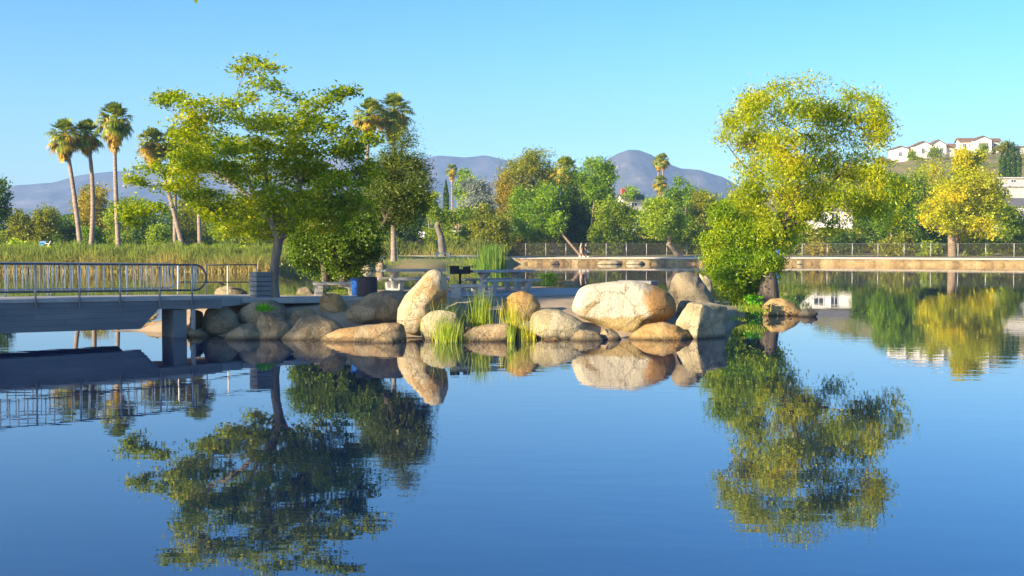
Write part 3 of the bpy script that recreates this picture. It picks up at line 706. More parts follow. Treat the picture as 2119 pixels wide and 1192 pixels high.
for o0 in (0.0, WD - .22):
    part('girder', slab([(T0, .50), (tb, .30), (T1, .84), (T1, zdeck(T1) - .1), (T0, zdeck(T0) - .1)], o0, o0 + .22), GIRD, br)
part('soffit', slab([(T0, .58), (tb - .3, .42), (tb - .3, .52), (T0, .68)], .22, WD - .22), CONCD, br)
part('deck', slab([(T0, zdeck(T0) - .097), (TE, zdeck(TE) - .097), (TE, zdeck(TE)), (T0, zdeck(T0))], -.03, WD + .03), CONC, br)
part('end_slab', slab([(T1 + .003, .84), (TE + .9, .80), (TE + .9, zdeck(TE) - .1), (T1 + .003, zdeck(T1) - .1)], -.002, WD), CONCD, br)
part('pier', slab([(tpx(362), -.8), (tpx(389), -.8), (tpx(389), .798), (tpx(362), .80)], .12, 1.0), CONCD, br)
tmp = part('pier', slab([(tpx(398), -.6), (tpx(404), -.6), (tpx(404), .8), (tpx(398), .8)], .02, .16), CONC, br)
# abutment slab on to the island
mb = MB()
e0 = bp_(TE, 0, 0); e1 = bp_(TE, WD, 0)
q0 = P(512, 622, 38.0); q1 = P(560, 612, 40.6)
poly = [(e0[0], e0[1]), (q0[0], q0[1]), (q1[0], q1[1]), (e1[0], e1[1])]
zt = [zdeck(TE) - .006, 1.075, 1.06, zdeck(TE) - .006]; zb = [.80, .86, .8, .80]
V = [(p[0], p[1], z) for p, z in zip(poly, zb)] + [(p[0], p[1], z) for p, z in zip(poly, zt)]
mb.add(V, [(3, 2, 1, 0), (4, 5, 6, 7), (0, 1, 5, 4), (1, 2, 6, 5), (2, 3, 7, 6), (3, 0, 4, 7)])
part('ramp_slab', mb, CONC, br)
ztop = lambda t_: 2.17 - .016 * t_
zbot = lambda t_: zdeck(t_) + .19
def railing(off, posts_px, drop, mat_post, mat_bal, tend, label):
    rl = thing('bridge_railing', label, 'railing', bp_(tend, off, 1.1), group='railings of the footbridge')
    t_ = np.linspace(T0, tend, 12)
    mb = MB(True)
    top = [bp_(a, off, ztop(a)) for a in t_]; bot = [bp_(a, off, zbot(a)) for a in t_]
    r_ = (ztop(tend) - zbot(tend)) / 2; zc = (ztop(tend) + zbot(tend)) / 2
    arc = [bp_(tend + math.sin(a) * r_ * .95, off, zc + math.cos(a) * r_) for a in np.linspace(.1, math.pi - .1, 14)]
    mb.tube(top + arc + bot[::-1], .028, 8); part('handrail', mb, STEELP if drop else STEEL, rl)
    tp = [tpx(p, off) for p in posts_px]
    st = tp[1] - tp[0]
    while tp[0] - st > T0: tp = [tp[0] - st] + tp
    for a in tp:
        mb = MB(True); mb.tube([bp_(a, off - (.035 if drop else 0), zdeck(a) - (.24 if drop else .01)), bp_(a, off - (.035 if drop else 0), ztop(a))], .027, 6); part('post', mb, mat_post, rl)
    nb_ = 0
    for i in range(len(tp)):
        a0 = tp[i]; a1 = tp[i + 1] if i + 1 < len(tp) else tend + .15
        k = 5 if i + 1 < len(tp) else 3
        for j in range(1, k):
            a = a0 + (a1 - a0) * j / k
            if nb_ < 96:
                part('baluster', MB(True).tube([bp_(a, off, zbot(a)), bp_(a, off, ztop(a))], .018, 5), mat_bal, rl); nb_ += 1
    return rl
railing(-.02, [72, 163, 247, 329, 396], True, STEEL, STEELL, tpx(402), 'near railing of the footbridge, its posts bolted to the outer face of the girder')
railing(WD - .06, [11, 99, 183, 262, 331], False, STEELL, STEELL, tpx(345, WD), 'far railing of the footbridge, pale balusters behind the nearer one')
# handrail on the abutment
ar = thing('handrail', 'plain two bar pipe handrail after the bridge, ending at the concrete bin', 'railing', P(427, 618, 38.6))
Yh0, Yh1 = 38.8, 40.4
def hp(px, py): return P(px, py, Yh0 + (Yh1 - Yh0) * (px - 427) / 104)
part('top_bar', MB(True).tube([hp(427, 548.5), hp(480, 548), hp(531, 548)], .02, 8), STEELP, ar)
part('middle_bar', MB(True).tube([hp(370, 584), hp(427, 584), hp(531, 584)], .018, 8), STEELP, ar)
for px, y1, m_ in ((368, 612, STEELL), (427, 618, STEELP), (471, 616, STEELL), (531, 614, STEELP)):
    part('post', MB(True).tube([hp(px, y1 + 4), hp(px, 548 if px > 400 else 550)], .02, 8), m_, ar)

# =================================================================== ISLAND FURNITURE
# square concrete bin with horizontal grooves
def gbin():
    Y = 38.4; c0 = P(535, 624, Y); base = np.array([c0[0], Y + .3, .95])
    t_ = thing('concrete_bin', 'square ribbed concrete bin beside the leafy tree trunk', 'litter bin', base)
    h = P(535, 563, Y)[2] - .95; wdt = .52; yaw = R(38)
    z = .95; k = 6; hh = h / k
    part('core', MB().box((base[0], base[1], .95 + h / 2 - .02), (wdt - .05, wdt - .05, h - .04), yaw), BLACK, t_)
    for i in range(k):
        mb = MB().box((base[0], base[1], z + hh * (i + .5)), (wdt, wdt, hh - .016), yaw, bev=.01); part('rib', mb, CONCD, t_)
gbin()
# slatted receptacle and blue bin
def sbin():
    Y = 40.6; c = P(760, 618, Y); base = np.array([c[0], Y, .96]); r_ = 21 * MP(Y); h = P(760, 574, Y)[2] - .96
    t_ = thing('slatted_bin', 'round litter bin with dark vertical slats behind the elongated boulder', 'litter bin', base)
    part('liner', MB(True).lathe([(r_ * .86, .03), (r_ * .88, h - .04), (r_ * .6, h - .03)], base, 20), BLACK, t_)
    n_ = 22
    for i in range(n_):
        a = 2 * math.pi * i / n_
        part('slat', MB().box(base + np.array([math.cos(a) * r_ * .95, math.sin(a) * r_ * .95, h / 2]), (.028, .082, h), a, bev=.005), WOODD, t_)
    part('rim', MB(True).lathe([(r_ * .92, h - .03), (r_ * 1.0, h), (r_ * .72, h + .02)], base, 24), BLACK, t_)
    b2 = np.array([P(739, 618, 41.4)[0], 41.4, .96]); h2 = P(739, 577, 41.4)[2] - .96
    t2 = thing('blue_bin', 'blue plastic recycling bin half hidden left of the slatted bin', 'recycling bin', b2)
    part('body', MB(True).lathe([(.17, 0), (.21, h2 - .06), (.21, h2 - .05)], b2, 18), BLUE, t2)
    part('rim', MB(True).lathe([(.215, h2 - .055), (.23, h2 - .05), (.23, h2), (.19, h2 + .01)], b2, 18), BLUE, t2)
sbin()
# concrete bench
def bench(label, c, L_, yaw, m_=CONCL, h=.45, group='concrete benches'):
    t_ = thing('concrete_bench', label, 'bench', c, group)
    c = np.array(c)
    part('seat', MB().box(c + (0, 0, h - .05), (L_, .42, .1), yaw, bev=.012), m_, t_)
    d = np.array([math.cos(yaw), math.sin(yaw), 0])
    for s_ in (-1, 1):
        part('leg', MB().box(c + d * s_ * (L_ / 2 - .18) + (0, 0, (h - .1) / 2), (.22, .38, h - .1), yaw, taper=(1.25, 1.0)), m_, t_)
    # curved apron between the legs
    mb = MB(); n_ = 10; V = []
    for y_ in (-.12, .12):
        for i in range(n_ + 1):
            x = -L_ / 2 + .3 + (L_ - .6) * i / n_; zz = h - .1 - .16 * (2 * i / n_ - 1) ** 2
            V += [(x, y_, h - .1), (x, y_, zz)]
    V = rot(V, yaw) + c; m2 = 2 * (n_ + 1); Fc = []
    for i in range(n_):
        a = 2 * i; Fc += [(a, a + 1, a + 3, a + 2), (m2 + a, m2 + a + 2, m2 + a + 3, m2 + a + 1), (a + 1, m2 + a + 1, m2 + a + 3, a + 3)]
    part('apron', mb.add(V, Fc), m_, t_)
    return t_
c = P(692, 612, 42.6); bench('concrete bench in front of the twin trunked tree, left of the blue bin', (c[0], 42.8, .93), 1.5, R(14), CONC, .46)
c = P(965, 600, 40.2); bench('low concrete bench behind the reeds under the barbecue grill', (c[0] + .05, 40.6, .96), 1.15, R(10), CONC, .42)
c = P(1310, 600, 41); bench('concrete bench top showing above the huge boulder', (c[0] + .2, 41.4, 1.0), 1.35, R(-42), CONCD, .48)
c = P(916, 543, 150); bench('white concrete bench on the far bank above the barbecue grill', (c[0], 150, 1.0), 1.75, R(2), CONCL, .6, 'concrete benches')
c = P(738, 547, 140); bench('white concrete bench on the far bank beyond the twin trunked tree', (c[0], 140, .95), 1.6, R(2), CONCL, .6, 'concrete benches')

def ptable():
    t_ = thing('picnic_table', 'x', 'picnic table', (0, 0, 0), group='concrete picnic tables')
    L_ = 2.35
    part('table_top', MB().box((0, 0, .73), (L_, .82, .085), bev=.012), CONC, t_)
    for s_ in (-1, 1):
        part('bench_seat', MB().box((0, s_ * .78, .42), (L_ * .94, .3, .08), bev=.012), CONC, t_)
    for s_ in (-1, 1):
        x = s_ * L_ * .29
        poly = [(-.12, .08), (-.12, .5), (-.34, .685), (.34, .685), (.12, .5), (.12, .08)]
        part('pedestal', MB().prism(poly, x - .09, x + .09, lambda p, y: (y, p[0], p[1])), CONC, t_)
        poly = [(-.78, 0), (-.9, .378), (-.7, .378), (-.6, .078), (.6, .078), (.7, .378), (.9, .378), (.78, 0)]
        part('foot', MB().prism(poly, x - .075, x + .075, lambda p, y: (y, p[0], p[1])), CONC, t_)
    return t_
pt = ptable(); 
c = P(1036, 600, 44.6); pt.location = (c[0], 44.6, .99); pt.rotation_euler.z = R(30); pt['label'] = 'concrete picnic table right of the barbecue grill, whole length in view'
p2 = copy_tree(pt); c = P(853, 600, 46); p2.location = (c[0], 46.0, .99); p2.rotation_euler.z = R(24); p2['label'] = 'concrete picnic table left of the grill, right half behind the standing stone'
# grill
def grill():
    Y = 44.0; c = P(952, 600, Y); b_ = np.array([c[0], Y, .99])
    zt = P(952, 551, Y)[2]; zb = P(952, 567, Y)[2]; hw = 20 * MP(Y)
    t_ = thing('barbecue_grill', 'black steel park barbecue grill on a post between the two picnic tables', 'barbecue', b_)
    part('post', MB(True).tube([b_, (b_[0], b_[1], zb + .01)], .045, 10), BLACK, t_)
    mb = MB(); zc = (zt + zb) / 2; hh = zt - zb
    mb.box((b_[0], Y, zb + .01), (hw * 2, .42, .02), R(8))
    part('firebox_floor', mb, BLACK, t_)
    for (dx, dy, sx, sy, h_) in ((-hw, 0, .012, .42, hh), (hw, 0, .012, .42, hh * .95), (0, .21, hw * 2, .012, hh * .55), (-hw * .55, -.21, hw * .86, .012, hh), (hw * .62, -.21, hw * .76, .012, hh * .9), (0, -.21, hw * .5, .012, hh * .55)):
        q = rot([(dx, dy, 0)], R(8))[0]
        part('side_plate', MB().box((b_[0] + q[0], Y + q[1], zb + .02 + h_ / 2), (sx, sy, h_), R(8)), BLACK, t_)
    part('grate', MB().box((b_[0], Y + .03, zb + hh * .5), (hw * 1.9, .3, .012), R(8)), STEELP, t_)
grill()

# =================================================================== PLANTS ON THE ISLAND
def blades(base_pts, h, wd, rng, lean=.35, seg=4, droop=.3):
    n = len(base_pts); B = np.asarray(base_pts, float)
    az = rng.uniform(0, 2 * math.pi, n); ln = np.abs(rng.normal(0, lean, n)); H = h * rng.uniform(.45, 1.15, n)
    d = np.stack([np.cos(az), np.sin(az), 0 * az], 1); s_ = rng.uniform(0, math.pi, n); sd_ = np.stack([np.cos(s_), np.sin(s_) * .6, 0 * s_], 1)
    V = np.zeros((n, seg + 1, 2, 3))
    for k in range(seg + 1):
        t_ = k / seg
        c = B + d * (ln * H * (t_ * .5 + t_ * t_ * .6))[:, None]; c[:, 2] += H * (t_ - droop * ln * t_ ** 3)
        w_ = wd * (1 - t_ ** 2) * .5 + wd * .06
        V[:, k, 0] = c - sd_ * w_; V[:, k, 1] = c + sd_ * w_
    base = np.arange(n)[:, None] * (seg + 1) * 2; k = np.arange(seg)[None, :] * 2
    a = base + k; Fc = np.stack([a, a + 1, a + 3, a + 2], -1).reshape(-1, 4)
    return V.reshape(-1, 3), Fc
REED = leafmat('reed_green', [(.15, (.05, .10, .015)), (.45, (.13, .20, .03)), (.7, (.24, .28, .05)), (.9, (.42, .33, .12))], .35, 2.0)
REEDY = leafmat('reed_yellow', [(.15, (.10, .16, .02)), (.5, (.28, .28, .05)), (.85, (.50, .38, .10))], .35, 2.0)
def clump(label, px0, px1, ybase, ytop, Y, n, m_, seed, wd=.014, lean=.28, z=None, name='reed_clump', cat='reeds', group='reed clumps among the boulders', dy=.3, hk=1.0):
    rng = np.random.default_rng(seed)
    a = P(px0, ybase, Y); b_ = P(px1, ybase, Y); zz = a[2] if z is None else z
    x = rng.normal((a[0] + b_[0]) / 2, (b_[0] - a[0]) / 4.2, n); y = Y + rng.normal(0, dy, n)
    h = (P(px0, ytop, Y)[2] - zz) * hk
    V, Fc = blades(np.stack([x, y, np.full(n, zz - .05)], 1), h, wd, rng, lean)
    return solo(name, (V, Fc), m_, label, cat, ((a[0] + b_[0]) / 2, Y, zz), group)
clump('reed clump in the water right of the pale round boulder', 900, 962, 712, 655, 34.6, 330, REED, 1, z=0, lean=.3)
clump('tall thin grasses rising behind the low tan boulder in the middle', 972, 1016, 680, 598, 36.4, 260, REED, 2, lean=.16)
clump('yellow green reeds in front of the round orange boulder', 1036, 1078, 705, 618, 35.9, 200, REEDY, 3, lean=.14)
clump('short reeds standing in the water right of the low tan boulder', 1050, 1066, 714, 665, 34.4, 60, REED, 4, z=0, lean=.12, dy=.12)
clump('bent reeds at the left foot of the cracked boulder', 1070, 1116, 708, 650, 35.0, 90, REEDY, 5, z=0, lean=.3)
clump('sparse grass fringe at the right side of the standing stone', 880, 960, 690, 610, 35.3, 130, REED, 6, lean=.4, z=.15, wd=.010)
clump('bright green cattails on the far side of the lake before the far bank', 994, 1044, 558, 507, 131, 900, leafmat('cattail_green', [(.1, (.04, .09, .02)), (.5, (.08, .16, .03)), (.9, (.22, .26, .05))], .35, .6), 7, wd=.07, lean=.1, z=0, group='reeds in the far water', dy=1.2)
clump('short weeds on the bare ground at the right end of the island', 1515, 1590, 640, 622, 45.5, 260, REED, 21, z=.3, lean=.5, wd=.02, name='weeds', cat='weeds', group='low weeds on the island', dy=.8)
clump('low weeds at the base of the square edged block', 1490, 1540, 668, 650, 40.5, 160, REED, 22, z=.3, lean=.5, wd=.015, name='weeds', cat='weeds', group='low weeds on the island', dy=.7)
# fan palm seedling
def fan(c, n, r_, rng, spread=1.2, m_=None, name='seedling', label='', cat='plant'):
    parts = []
    for k in range(n):
        a = rng.uniform(0, 2 * math.pi); el = rng.uniform(.3, 1.1); dr_ = np.array([math.cos(a) * math.cos(el), math.sin(a) * math.cos(el), math.sin(el)])
        b0 = np.array(c) + dr_ * r_ * .4; side = np.cross(dr_, (0, 0, 1)); side /= np.linalg.norm(side) + 1e-9; up_ = np.cross(side, dr_)
        for j in range(9):
            f = (j - 4) / 4 * spread; d2 = dr_ * math.cos(f) + side * math.sin(f); tip = b0 + d2 * r_ * .6; w_ = np.cross(d2, up_) * r_ * .04
            parts.append((np.array([b0, b0 + d2 * r_ * .35 + w_, tip, b0 + d2 * r_ * .35 - w_]), np.array([[0, 1, 2, 3]])))
        parts.append(tube_np([np.array(c), b0], .006, 4))
    return solo(name, join(parts), m_, label, cat, c)
GREENB = leafmat('bright_leaf', [(.1, (.03, .12, .01)), (.5, (.08, .26, .015)), (.9, (.18, .40, .03))], .4, 2)
fan(P(548, 650, 36.3), 9, .42, np.random.default_rng(3), m_=GREENB, label='small green fan palm seedling growing between two grey boulders')
def leafy(label, px, pyb, pyt, hw, Y, n, m_, seed, ls=(.09, .045), name='low_plant', cat='plant', group=None):
    rng = np.random.default_rng(seed); b_ = P(px, pyb, Y); t_ = P(px, pyt, Y); w_ = hw * MP(Y); h = t_[2] - b_[2]
    C = b_ + np.stack([rng.normal(0, w_ * .5, n), rng.normal(0, w_ * .5, n), rng.uniform(0, 1, n) ** .8 * h], 1)
    parts = [leaf_quads(C, ls[0], ls[1], rng, 0, .5)]
    for k in range(8):
        e = C[rng.integers(n)]; parts.append(tube_np(curve(b_ - (0, 0, .05), e, (0, 0, .02), 4), .006, 4))
    return solo(name, join(parts), m_, label, cat, b_, group)
leafy('bright green sapling at the waterline below the willow shrub', 1560, 655, 612, 17, 46.3, 420, GREENB, 5, (.14, .08), 'sapling', 'plant')
leafy('green feathery shrub on the far edge of the island right of the picnic table', 1136, 594, 566, 24, 49.8, 700, leafmat('feather_green', [(.1, (.04, .11, .02)), (.9, (.14, .26, .05))], .4, 2), 6, (.12, .03), 'shrub', 'shrub')
leafy('low weeds at the foot of the bench by the blue bin', 705, 613, 600, 26, 41.6, 380, REED, 7, (.08, .03), 'weeds', 'weeds', 'low weeds on the island')
leafy('low weeds along the path edge right of the leafy tree', 606, 620, 608, 24, 40.6, 240, REED, 8, (.07, .03), 'weeds', 'weeds', 'low weeds on the island')

# =================================================================== TREES ON THE ISLAND
LF1 = leafmat('leaf_broad', [(.05, (.05, .10, .008)), (.35, (.11, .17, .010)), (.6, (.20, .25, .012)), (.85, (.32, .32, .015)), (1, (.40, .33, .02))], .52, .7)
def make_tree(name, label, blobs, base, trunks, Mleaf, Mbark, seed, per, lpc, cr, leaf, droop=0, flatn=.5, rb=.15, twig=.5, twr=.012, up=.6, cat='tree', group=None):
    rng = np.random.default_rng(seed)
    t_ = thing(name, label, cat, base, group)
    (V, Fc), C, idx = crown(blobs, rng, per, lpc, cr, leaf, droop, flatn, up)
    part('trunk', wood(trunks, blobs, C, idx, rng, rb, twig, twr), Mbark, t_, True)
    part('crown', (V, Fc), Mleaf, t_)
    return t_
def tr(pts, Y, radii, dys=None):
    return (np.array([P(p[0], p[1], Y + (dys[i] if dys else 0)) for i, p in enumerate(pts)]), np.array(radii) * MP(Y))
rg = np.random.default_rng(11)
B1 = [(520, 122, 26, 10), (560, 134, 32, 8, .7), (503, 152, 22, 12), (545, 182, 42, 16), (510, 203, 28, 16), (590, 205, 40, 16),
      (338, 203, 20, 5), (355, 206, 20, 6), (722, 190, 18, 4), (675, 205, 26, 8), (710, 300, 40, 10), (770, 285, 26, 7), (345, 204, 24, 6), (395, 213, 36, 10), (440, 208, 30, 9), (400, 245, 45, 16), (380, 290, 46, 14), (430, 272, 46, 20), (385, 265, 30, 14),
      (470, 240, 42, 18), (540, 245, 55, 20), (610, 250, 50, 18), (655, 222, 30, 12), (698, 193, 34, 7), (640, 245, 40, 15), (480, 215, 30, 12),
      (690, 268, 50, 14), (745, 290, 42, 10), (480, 300, 60, 20), (560, 300, 60, 22), (640, 310, 60, 22), (715, 325, 55, 18),
      (315, 350, 46, 9), (370, 358, 58, 13), (285, 375, 24, 4), (430, 350, 60, 18), (500, 360, 60, 22), (580, 360, 60, 24), (660, 370, 65, 24), (735, 378, 48, 22),
      (335, 393, 46, 13), (420, 400, 60, 20), (500, 410, 60, 22), (590, 420, 60, 22), (670, 430, 70, 22), (735, 425, 42, 22),
      (285, 438, 38, 18), (330, 428, 30, 12), (435, 440, 45, 18), (480, 458, 28, 16), (530, 458, 45, 20), (625, 455, 40, 16), (690, 455, 45, 16), (478, 482, 22, 7), (265, 455, 18, 12),
      (450, 320, 45, 18), (530, 330, 50, 20), (610, 335, 50, 20), (550, 385, 50, 18), (640, 400, 50, 18), (550, 270, 45, 18), (600, 285, 45, 16), (520, 480, 30, 10), (690, 390, 60, 24), (710, 410, 50, 24), (660, 345, 50, 20), (620, 430, 45, 20), (680, 480, 40, 14), (755, 345, 30, 16), (610, 395, 40, 20), (560, 430, 40, 18), (560, 468, 50, 16), (610, 478, 38, 11), (545, 488, 36, 10), (500, 470, 36, 12), (590, 450, 36, 14)]
for _ in range(34):
    _x = rg.uniform(360, 730); _h = 110 * math.sqrt(max(0, 1 - ((_x - 560) / 190) ** 2)); B1.append((_x, rg.uniform(340 - _h * 1.1, 350 + _h), rg.uniform(22, 40), rg.uniform(12, 22), .55))
B1 = [(b[0], b[1] + rg.uniform(-9, 9), b[2], b[3] * 1.0) + tuple([(b[4] if len(b) > 4 else 1) * (rg.uniform(.45, 1.1) if b[1] < 320 else rg.uniform(.85, 1.3))]) for b in B1]
bl = [b[:6] + (max(b[6], .42),) for b in pxblobs(B1, 39.2, rg, 2.6, .9)]
tr1 = [tr([(568, 632), (566, 590), (569, 540), (577, 495)], 38.8, [13.5, 10.5, 9.5, 10]),
       tr([(577, 498), (565, 465), (545, 430), (520, 390), (505, 340)], 38.8, [10, 8, 6, 4.5, 2.5], [0, 0, .2, .4, .6]),
       tr([(577, 498), (598, 462), (610, 425), (622, 380), (628, 335)], 38.8, [9, 7.5, 6, 4.5, 2], [0, .2, .5, .8, 1.0]),
       tr([(570, 478), (560, 430), (548, 350), (540, 270), (535, 200)], 38.8, [7, 4.5, 3, 1.4, .5], [0, .2, .4, .2, .2]),
       tr([(545, 432), (490, 385), (430, 350), (380, 340)], 39.2, [6, 4.5, 3, 2], [0, .3, .5, .6])]
make_tree('leafy_tree', 'large airy broadleaf tree with a single grey trunk behind the boulders by the bridge', bl, P(568, 625, 38.8), tr1, LF1, BARK, 12, 20, 34, .18, (.135, .068), 0, .5, .055, .5, .008)

# twin trunk dense green tree
LF2 = leafmat('leaf_dense', [(.1, (.03, .065, .015)), (.5, (.06, .11, .02)), (.9, (.12, .17, .03))], .35, 1.1)
B2 = [(690, 470, 60, 30), (640, 500, 40, 30), (700, 510, 55, 35), (745, 490, 40, 30), (660, 540, 45, 25), (715, 545, 40, 25), (625, 530, 25, 20), (760, 520, 30, 25), (680, 570, 30, 12), (720, 566, 26, 12), (650, 460, 40, 20), (740, 455, 35, 20), (620, 485, 20, 16)]
bl = pxblobs(B2, 47.5, rg, 1.2, .8)
make_tree('bushy_tree', 'dense low dark green tree on two short trunks behind the concrete bench', bl, P(690, 590, 47.5), [tr([(675, 594), (673, 570), (668, 540), (672, 505)], 47.5, [9, 8, 6, 4]), tr([(708, 594), (709, 570), (705, 540), (700, 500)], 47.3, [9, 8, 6, 4])], LF2, BARKD, 13, 70, 44, .17, (.12, .065), .25, .8, .08, .25)
# feathery dark tree leaning right
LF3 = leafmat('leaf_feather', [(.1, (.03, .055, .022)), (.5, (.06, .09, .03)), (.9, (.13, .15, .05))], .3, 1.1)
B3 = [(830, 300, 26, 20, .5), (850, 285, 14, 12, .4), (815, 325, 30, 18, .8), (850, 340, 35, 18), (800, 345, 35, 18), (880, 355, 22, 14, .6), (785, 375, 45, 22), (835, 375, 45, 22), (865, 390, 30, 22), (800, 405, 45, 22), (845, 415, 40, 20), (770, 410, 35, 22), (820, 435, 40, 14), (780, 435, 35, 16), (865, 425, 25, 16), (770, 360, 25, 16), (795, 455, 34, 16), (765, 470, 28, 14), (835, 450, 30, 12), (820, 395, 34, 20), (875, 375, 18, 12, .5), (840, 270, 10, 8, .3)]
bl = pxblobs(B3, 51.5, rg, 1.4, .9)
make_tree('feathery_tree', 'dark feathery tree with upswept twigs right of the leafy tree, before the palm trunk', bl, P(722, 592, 50.5), [tr([(722, 596), (735, 550), (765, 500), (800, 455), (812, 420), (818, 360), (830, 310)], 50.8, [9, 7, 6, 5, 4, 2.5, 1.2], [0, 0, 0, .4, .8, .8, .6]), tr([(800, 455), (780, 420), (775, 380)], 50.8, [4, 3, 1.5], [.4, 1, 1.2]), tr([(806, 445), (845, 400), (868, 350)], 50.8, [3.5, 2.5, 1], [.6, 1.2, 1.4])], LF3, BARKD, 14, 70, 44, .2, (.17, .032), 0, 1.0, .07, .4, .012, .2)
# willow like tree on the right tip
LF4 = leafmat('leaf_willow_gold', [(.05, (.07, .13, .012)), (.3, (.16, .22, .015)), (.6, (.26, .29, .015)), (.83, (.36, .32, .02)), (.95, (.43, .27, .02)), (.99, (.45, .18, .04))], .5, .55)
LF5 = leafmat('leaf_willow_green', [(.1, (.06, .13, .012)), (.5, (.14, .22, .015)), (.9, (.30, .31, .02))], .45, .7)
B4 = [(1690, 172, 44, 12, .45), (1625, 180, 34, 10, .45), (1655, 160, 24, 7, .35), (1580, 210, 24, 14, .4), (1545, 232, 28, 15, .7), (1512, 262, 26, 14, .7), (1485, 282, 12, 7, .3), 
      (1600, 238, 46, 24), (1655, 222, 46, 26), (1705, 228, 45, 28), (1560, 285, 48, 30), (1620, 298, 55, 33), (1690, 288, 55, 35), (1762, 240, 42, 26), (1808, 238, 30, 26), (1790, 280, 48, 28), (1825, 268, 18, 18), (1560, 345, 42, 33), (1620, 350, 55, 35), (1690, 350, 60, 35), (1760, 340, 50, 33), (1805, 350, 34, 24), (1545, 390, 42, 33), (1600, 400, 55, 33), (1670, 405, 60, 28), (1740, 395, 50, 28), (1795, 400, 36, 26), (1560, 440, 38, 28), (1635, 445, 45, 22), (1700, 435, 38, 16), (1770, 430, 34, 16), (1600, 480, 34, 22), (1810, 425, 25, 18), (1845, 400, 30, 34), (1850, 445, 22, 20), (1625, 500, 26, 22), (1590, 530, 26, 26), (1610, 560, 14, 18, .6), (1600, 545, 26, 24), (1640, 475, 30, 20), (1575, 460, 36, 26), (1660, 440, 40, 22), (1720, 460, 34, 14), (1530, 420, 30, 22)]
B4 = [(b[0] + rg.uniform(-8, 8), b[1] + rg.uniform(-6, 6), b[2] * .9, b[3] * 1.0, (b[4] if len(b) > 4 else 1) * rg.uniform(.5, 1.2)) for b in B4]
for _ in range(46):
    _a = rg.uniform(-math.pi * .95, -1.75) if _ % 3 else rg.uniform(-1.05, -.35); _k = rg.uniform(.82, .97)
    B4.append((1670 + 195 * _k * math.cos(_a), 305 + 145 * _k * math.sin(_a), rg.uniform(10, 24), rg.uniform(6, 14), .35))
bl = pxblobs(B4, 51.5, rg, 2.6, .9)
make_tree('willow_tree', 'large golden green tree with drooping foliage on the right tip of the island', bl, P(1565, 635, 50.5), [tr([(1565, 642), (1572, 590), (1590, 530), (1615, 480), (1640, 420), (1660, 350), (1670, 280)], 50.8, [17, 14, 12, 9, 6, 3, 1.5], [0, 0, .2, .6, 1.0, 1.3, 1.4]), tr([(1600, 505), (1570, 430), (1550, 350)], 50.8, [6, 4, 1.5], [.4, .8, 1.2]), tr([(1630, 450), (1700, 400), (1770, 330)], 50.8, [5, 3, 1.2], [0.5, 1.2, 1.8]), tr([(1618, 475), (1670, 450), (1740, 425)], 50.8, [4, 2.5, 1.2], [.5, .9, 1.3])], LF4, BARKD, 15, 34, 44, .24, (.165, .055), .5, .9, .08, .2, .01)
B5 = [(1495, 440, 30, 24), (1530, 478, 50, 32), (1478, 500, 30, 22), (1560, 500, 40, 32), (1500, 535, 46, 28), (1555, 550, 42, 32), (1505, 575, 40, 24), (1555, 590, 38, 26), (1530, 612, 40, 12), (1480, 555, 20, 20), (1590, 540, 18, 24)]
bl = pxblobs(B5, 49.0, rg, 1.2, .9)
make_tree('willow_shrub', 'bright green bushy willow shrub at the foot of the golden tree', bl, P(1530, 632, 49), [tr([(1530, 640), (1525, 590), (1515, 520), (1510, 460)], 49.5, [5, 4, 3, 2]), tr([(1536, 640), (1548, 590), (1555, 530)], 49.5, [5, 4, 3])], LF5, BARKD, 16, 62, 46, .19, (.15, .048), .4, .9, .05, .15, .01, cat='shrub')

# =================================================================== PALMS
PG = leafmat('palm_green', [(.1, (.045, .085, .012)), (.5, (.12, .16, .015)), (.9, (.28, .26, .03))], .3, .8, .1)
PD = leafmat('palm_dead', [(.1, (.13, .09, .04)), (.5, (.29, .20, .08)), (.9, (.46, .33, .12))], .3, 1.0, .03)
def frond_fan(c, dr_, r_, rng, nseg=15, spread=1.9, droop=.5, wd=.05):
    side = np.cross(dr_, (0, 0, 1.0)); side /= np.linalg.norm(side) + 1e-9; up_ = np.cross(side, dr_)
    V = []; Fc = []
    for j in range(nseg):
        f = (j / (nseg - 1) - .5) * spread; d2 = dr_ * math.cos(f) + side * math.sin(f)
        L_ = r_ * (1 - .25 * abs(f)) * rng.uniform(.85, 1.1)
        w_ = np.cross(d2, up_); w_ /= np.linalg.norm(w_) + 1e-9; w_ = w_ * wd * r_
        p1 = c + d2 * L_ * .55; p2 = c + d2 * L_ * .92 - np.array([0, 0, droop * L_ * .3]); p3 = c + d2 * L_ * 1.0 - np.array([0, 0, droop * L_ * .65])
        k = len(V); V += [c, p1 + w_, p1 - w_, p2 + w_ * .7, p2 - w_ * .7, p3]
        Fc += [(k, k + 1, k + 2, k + 2), (k + 1, k + 3, k + 4, k + 2), (k + 3, k + 5, k + 4, k + 4)]
    return V, Fc
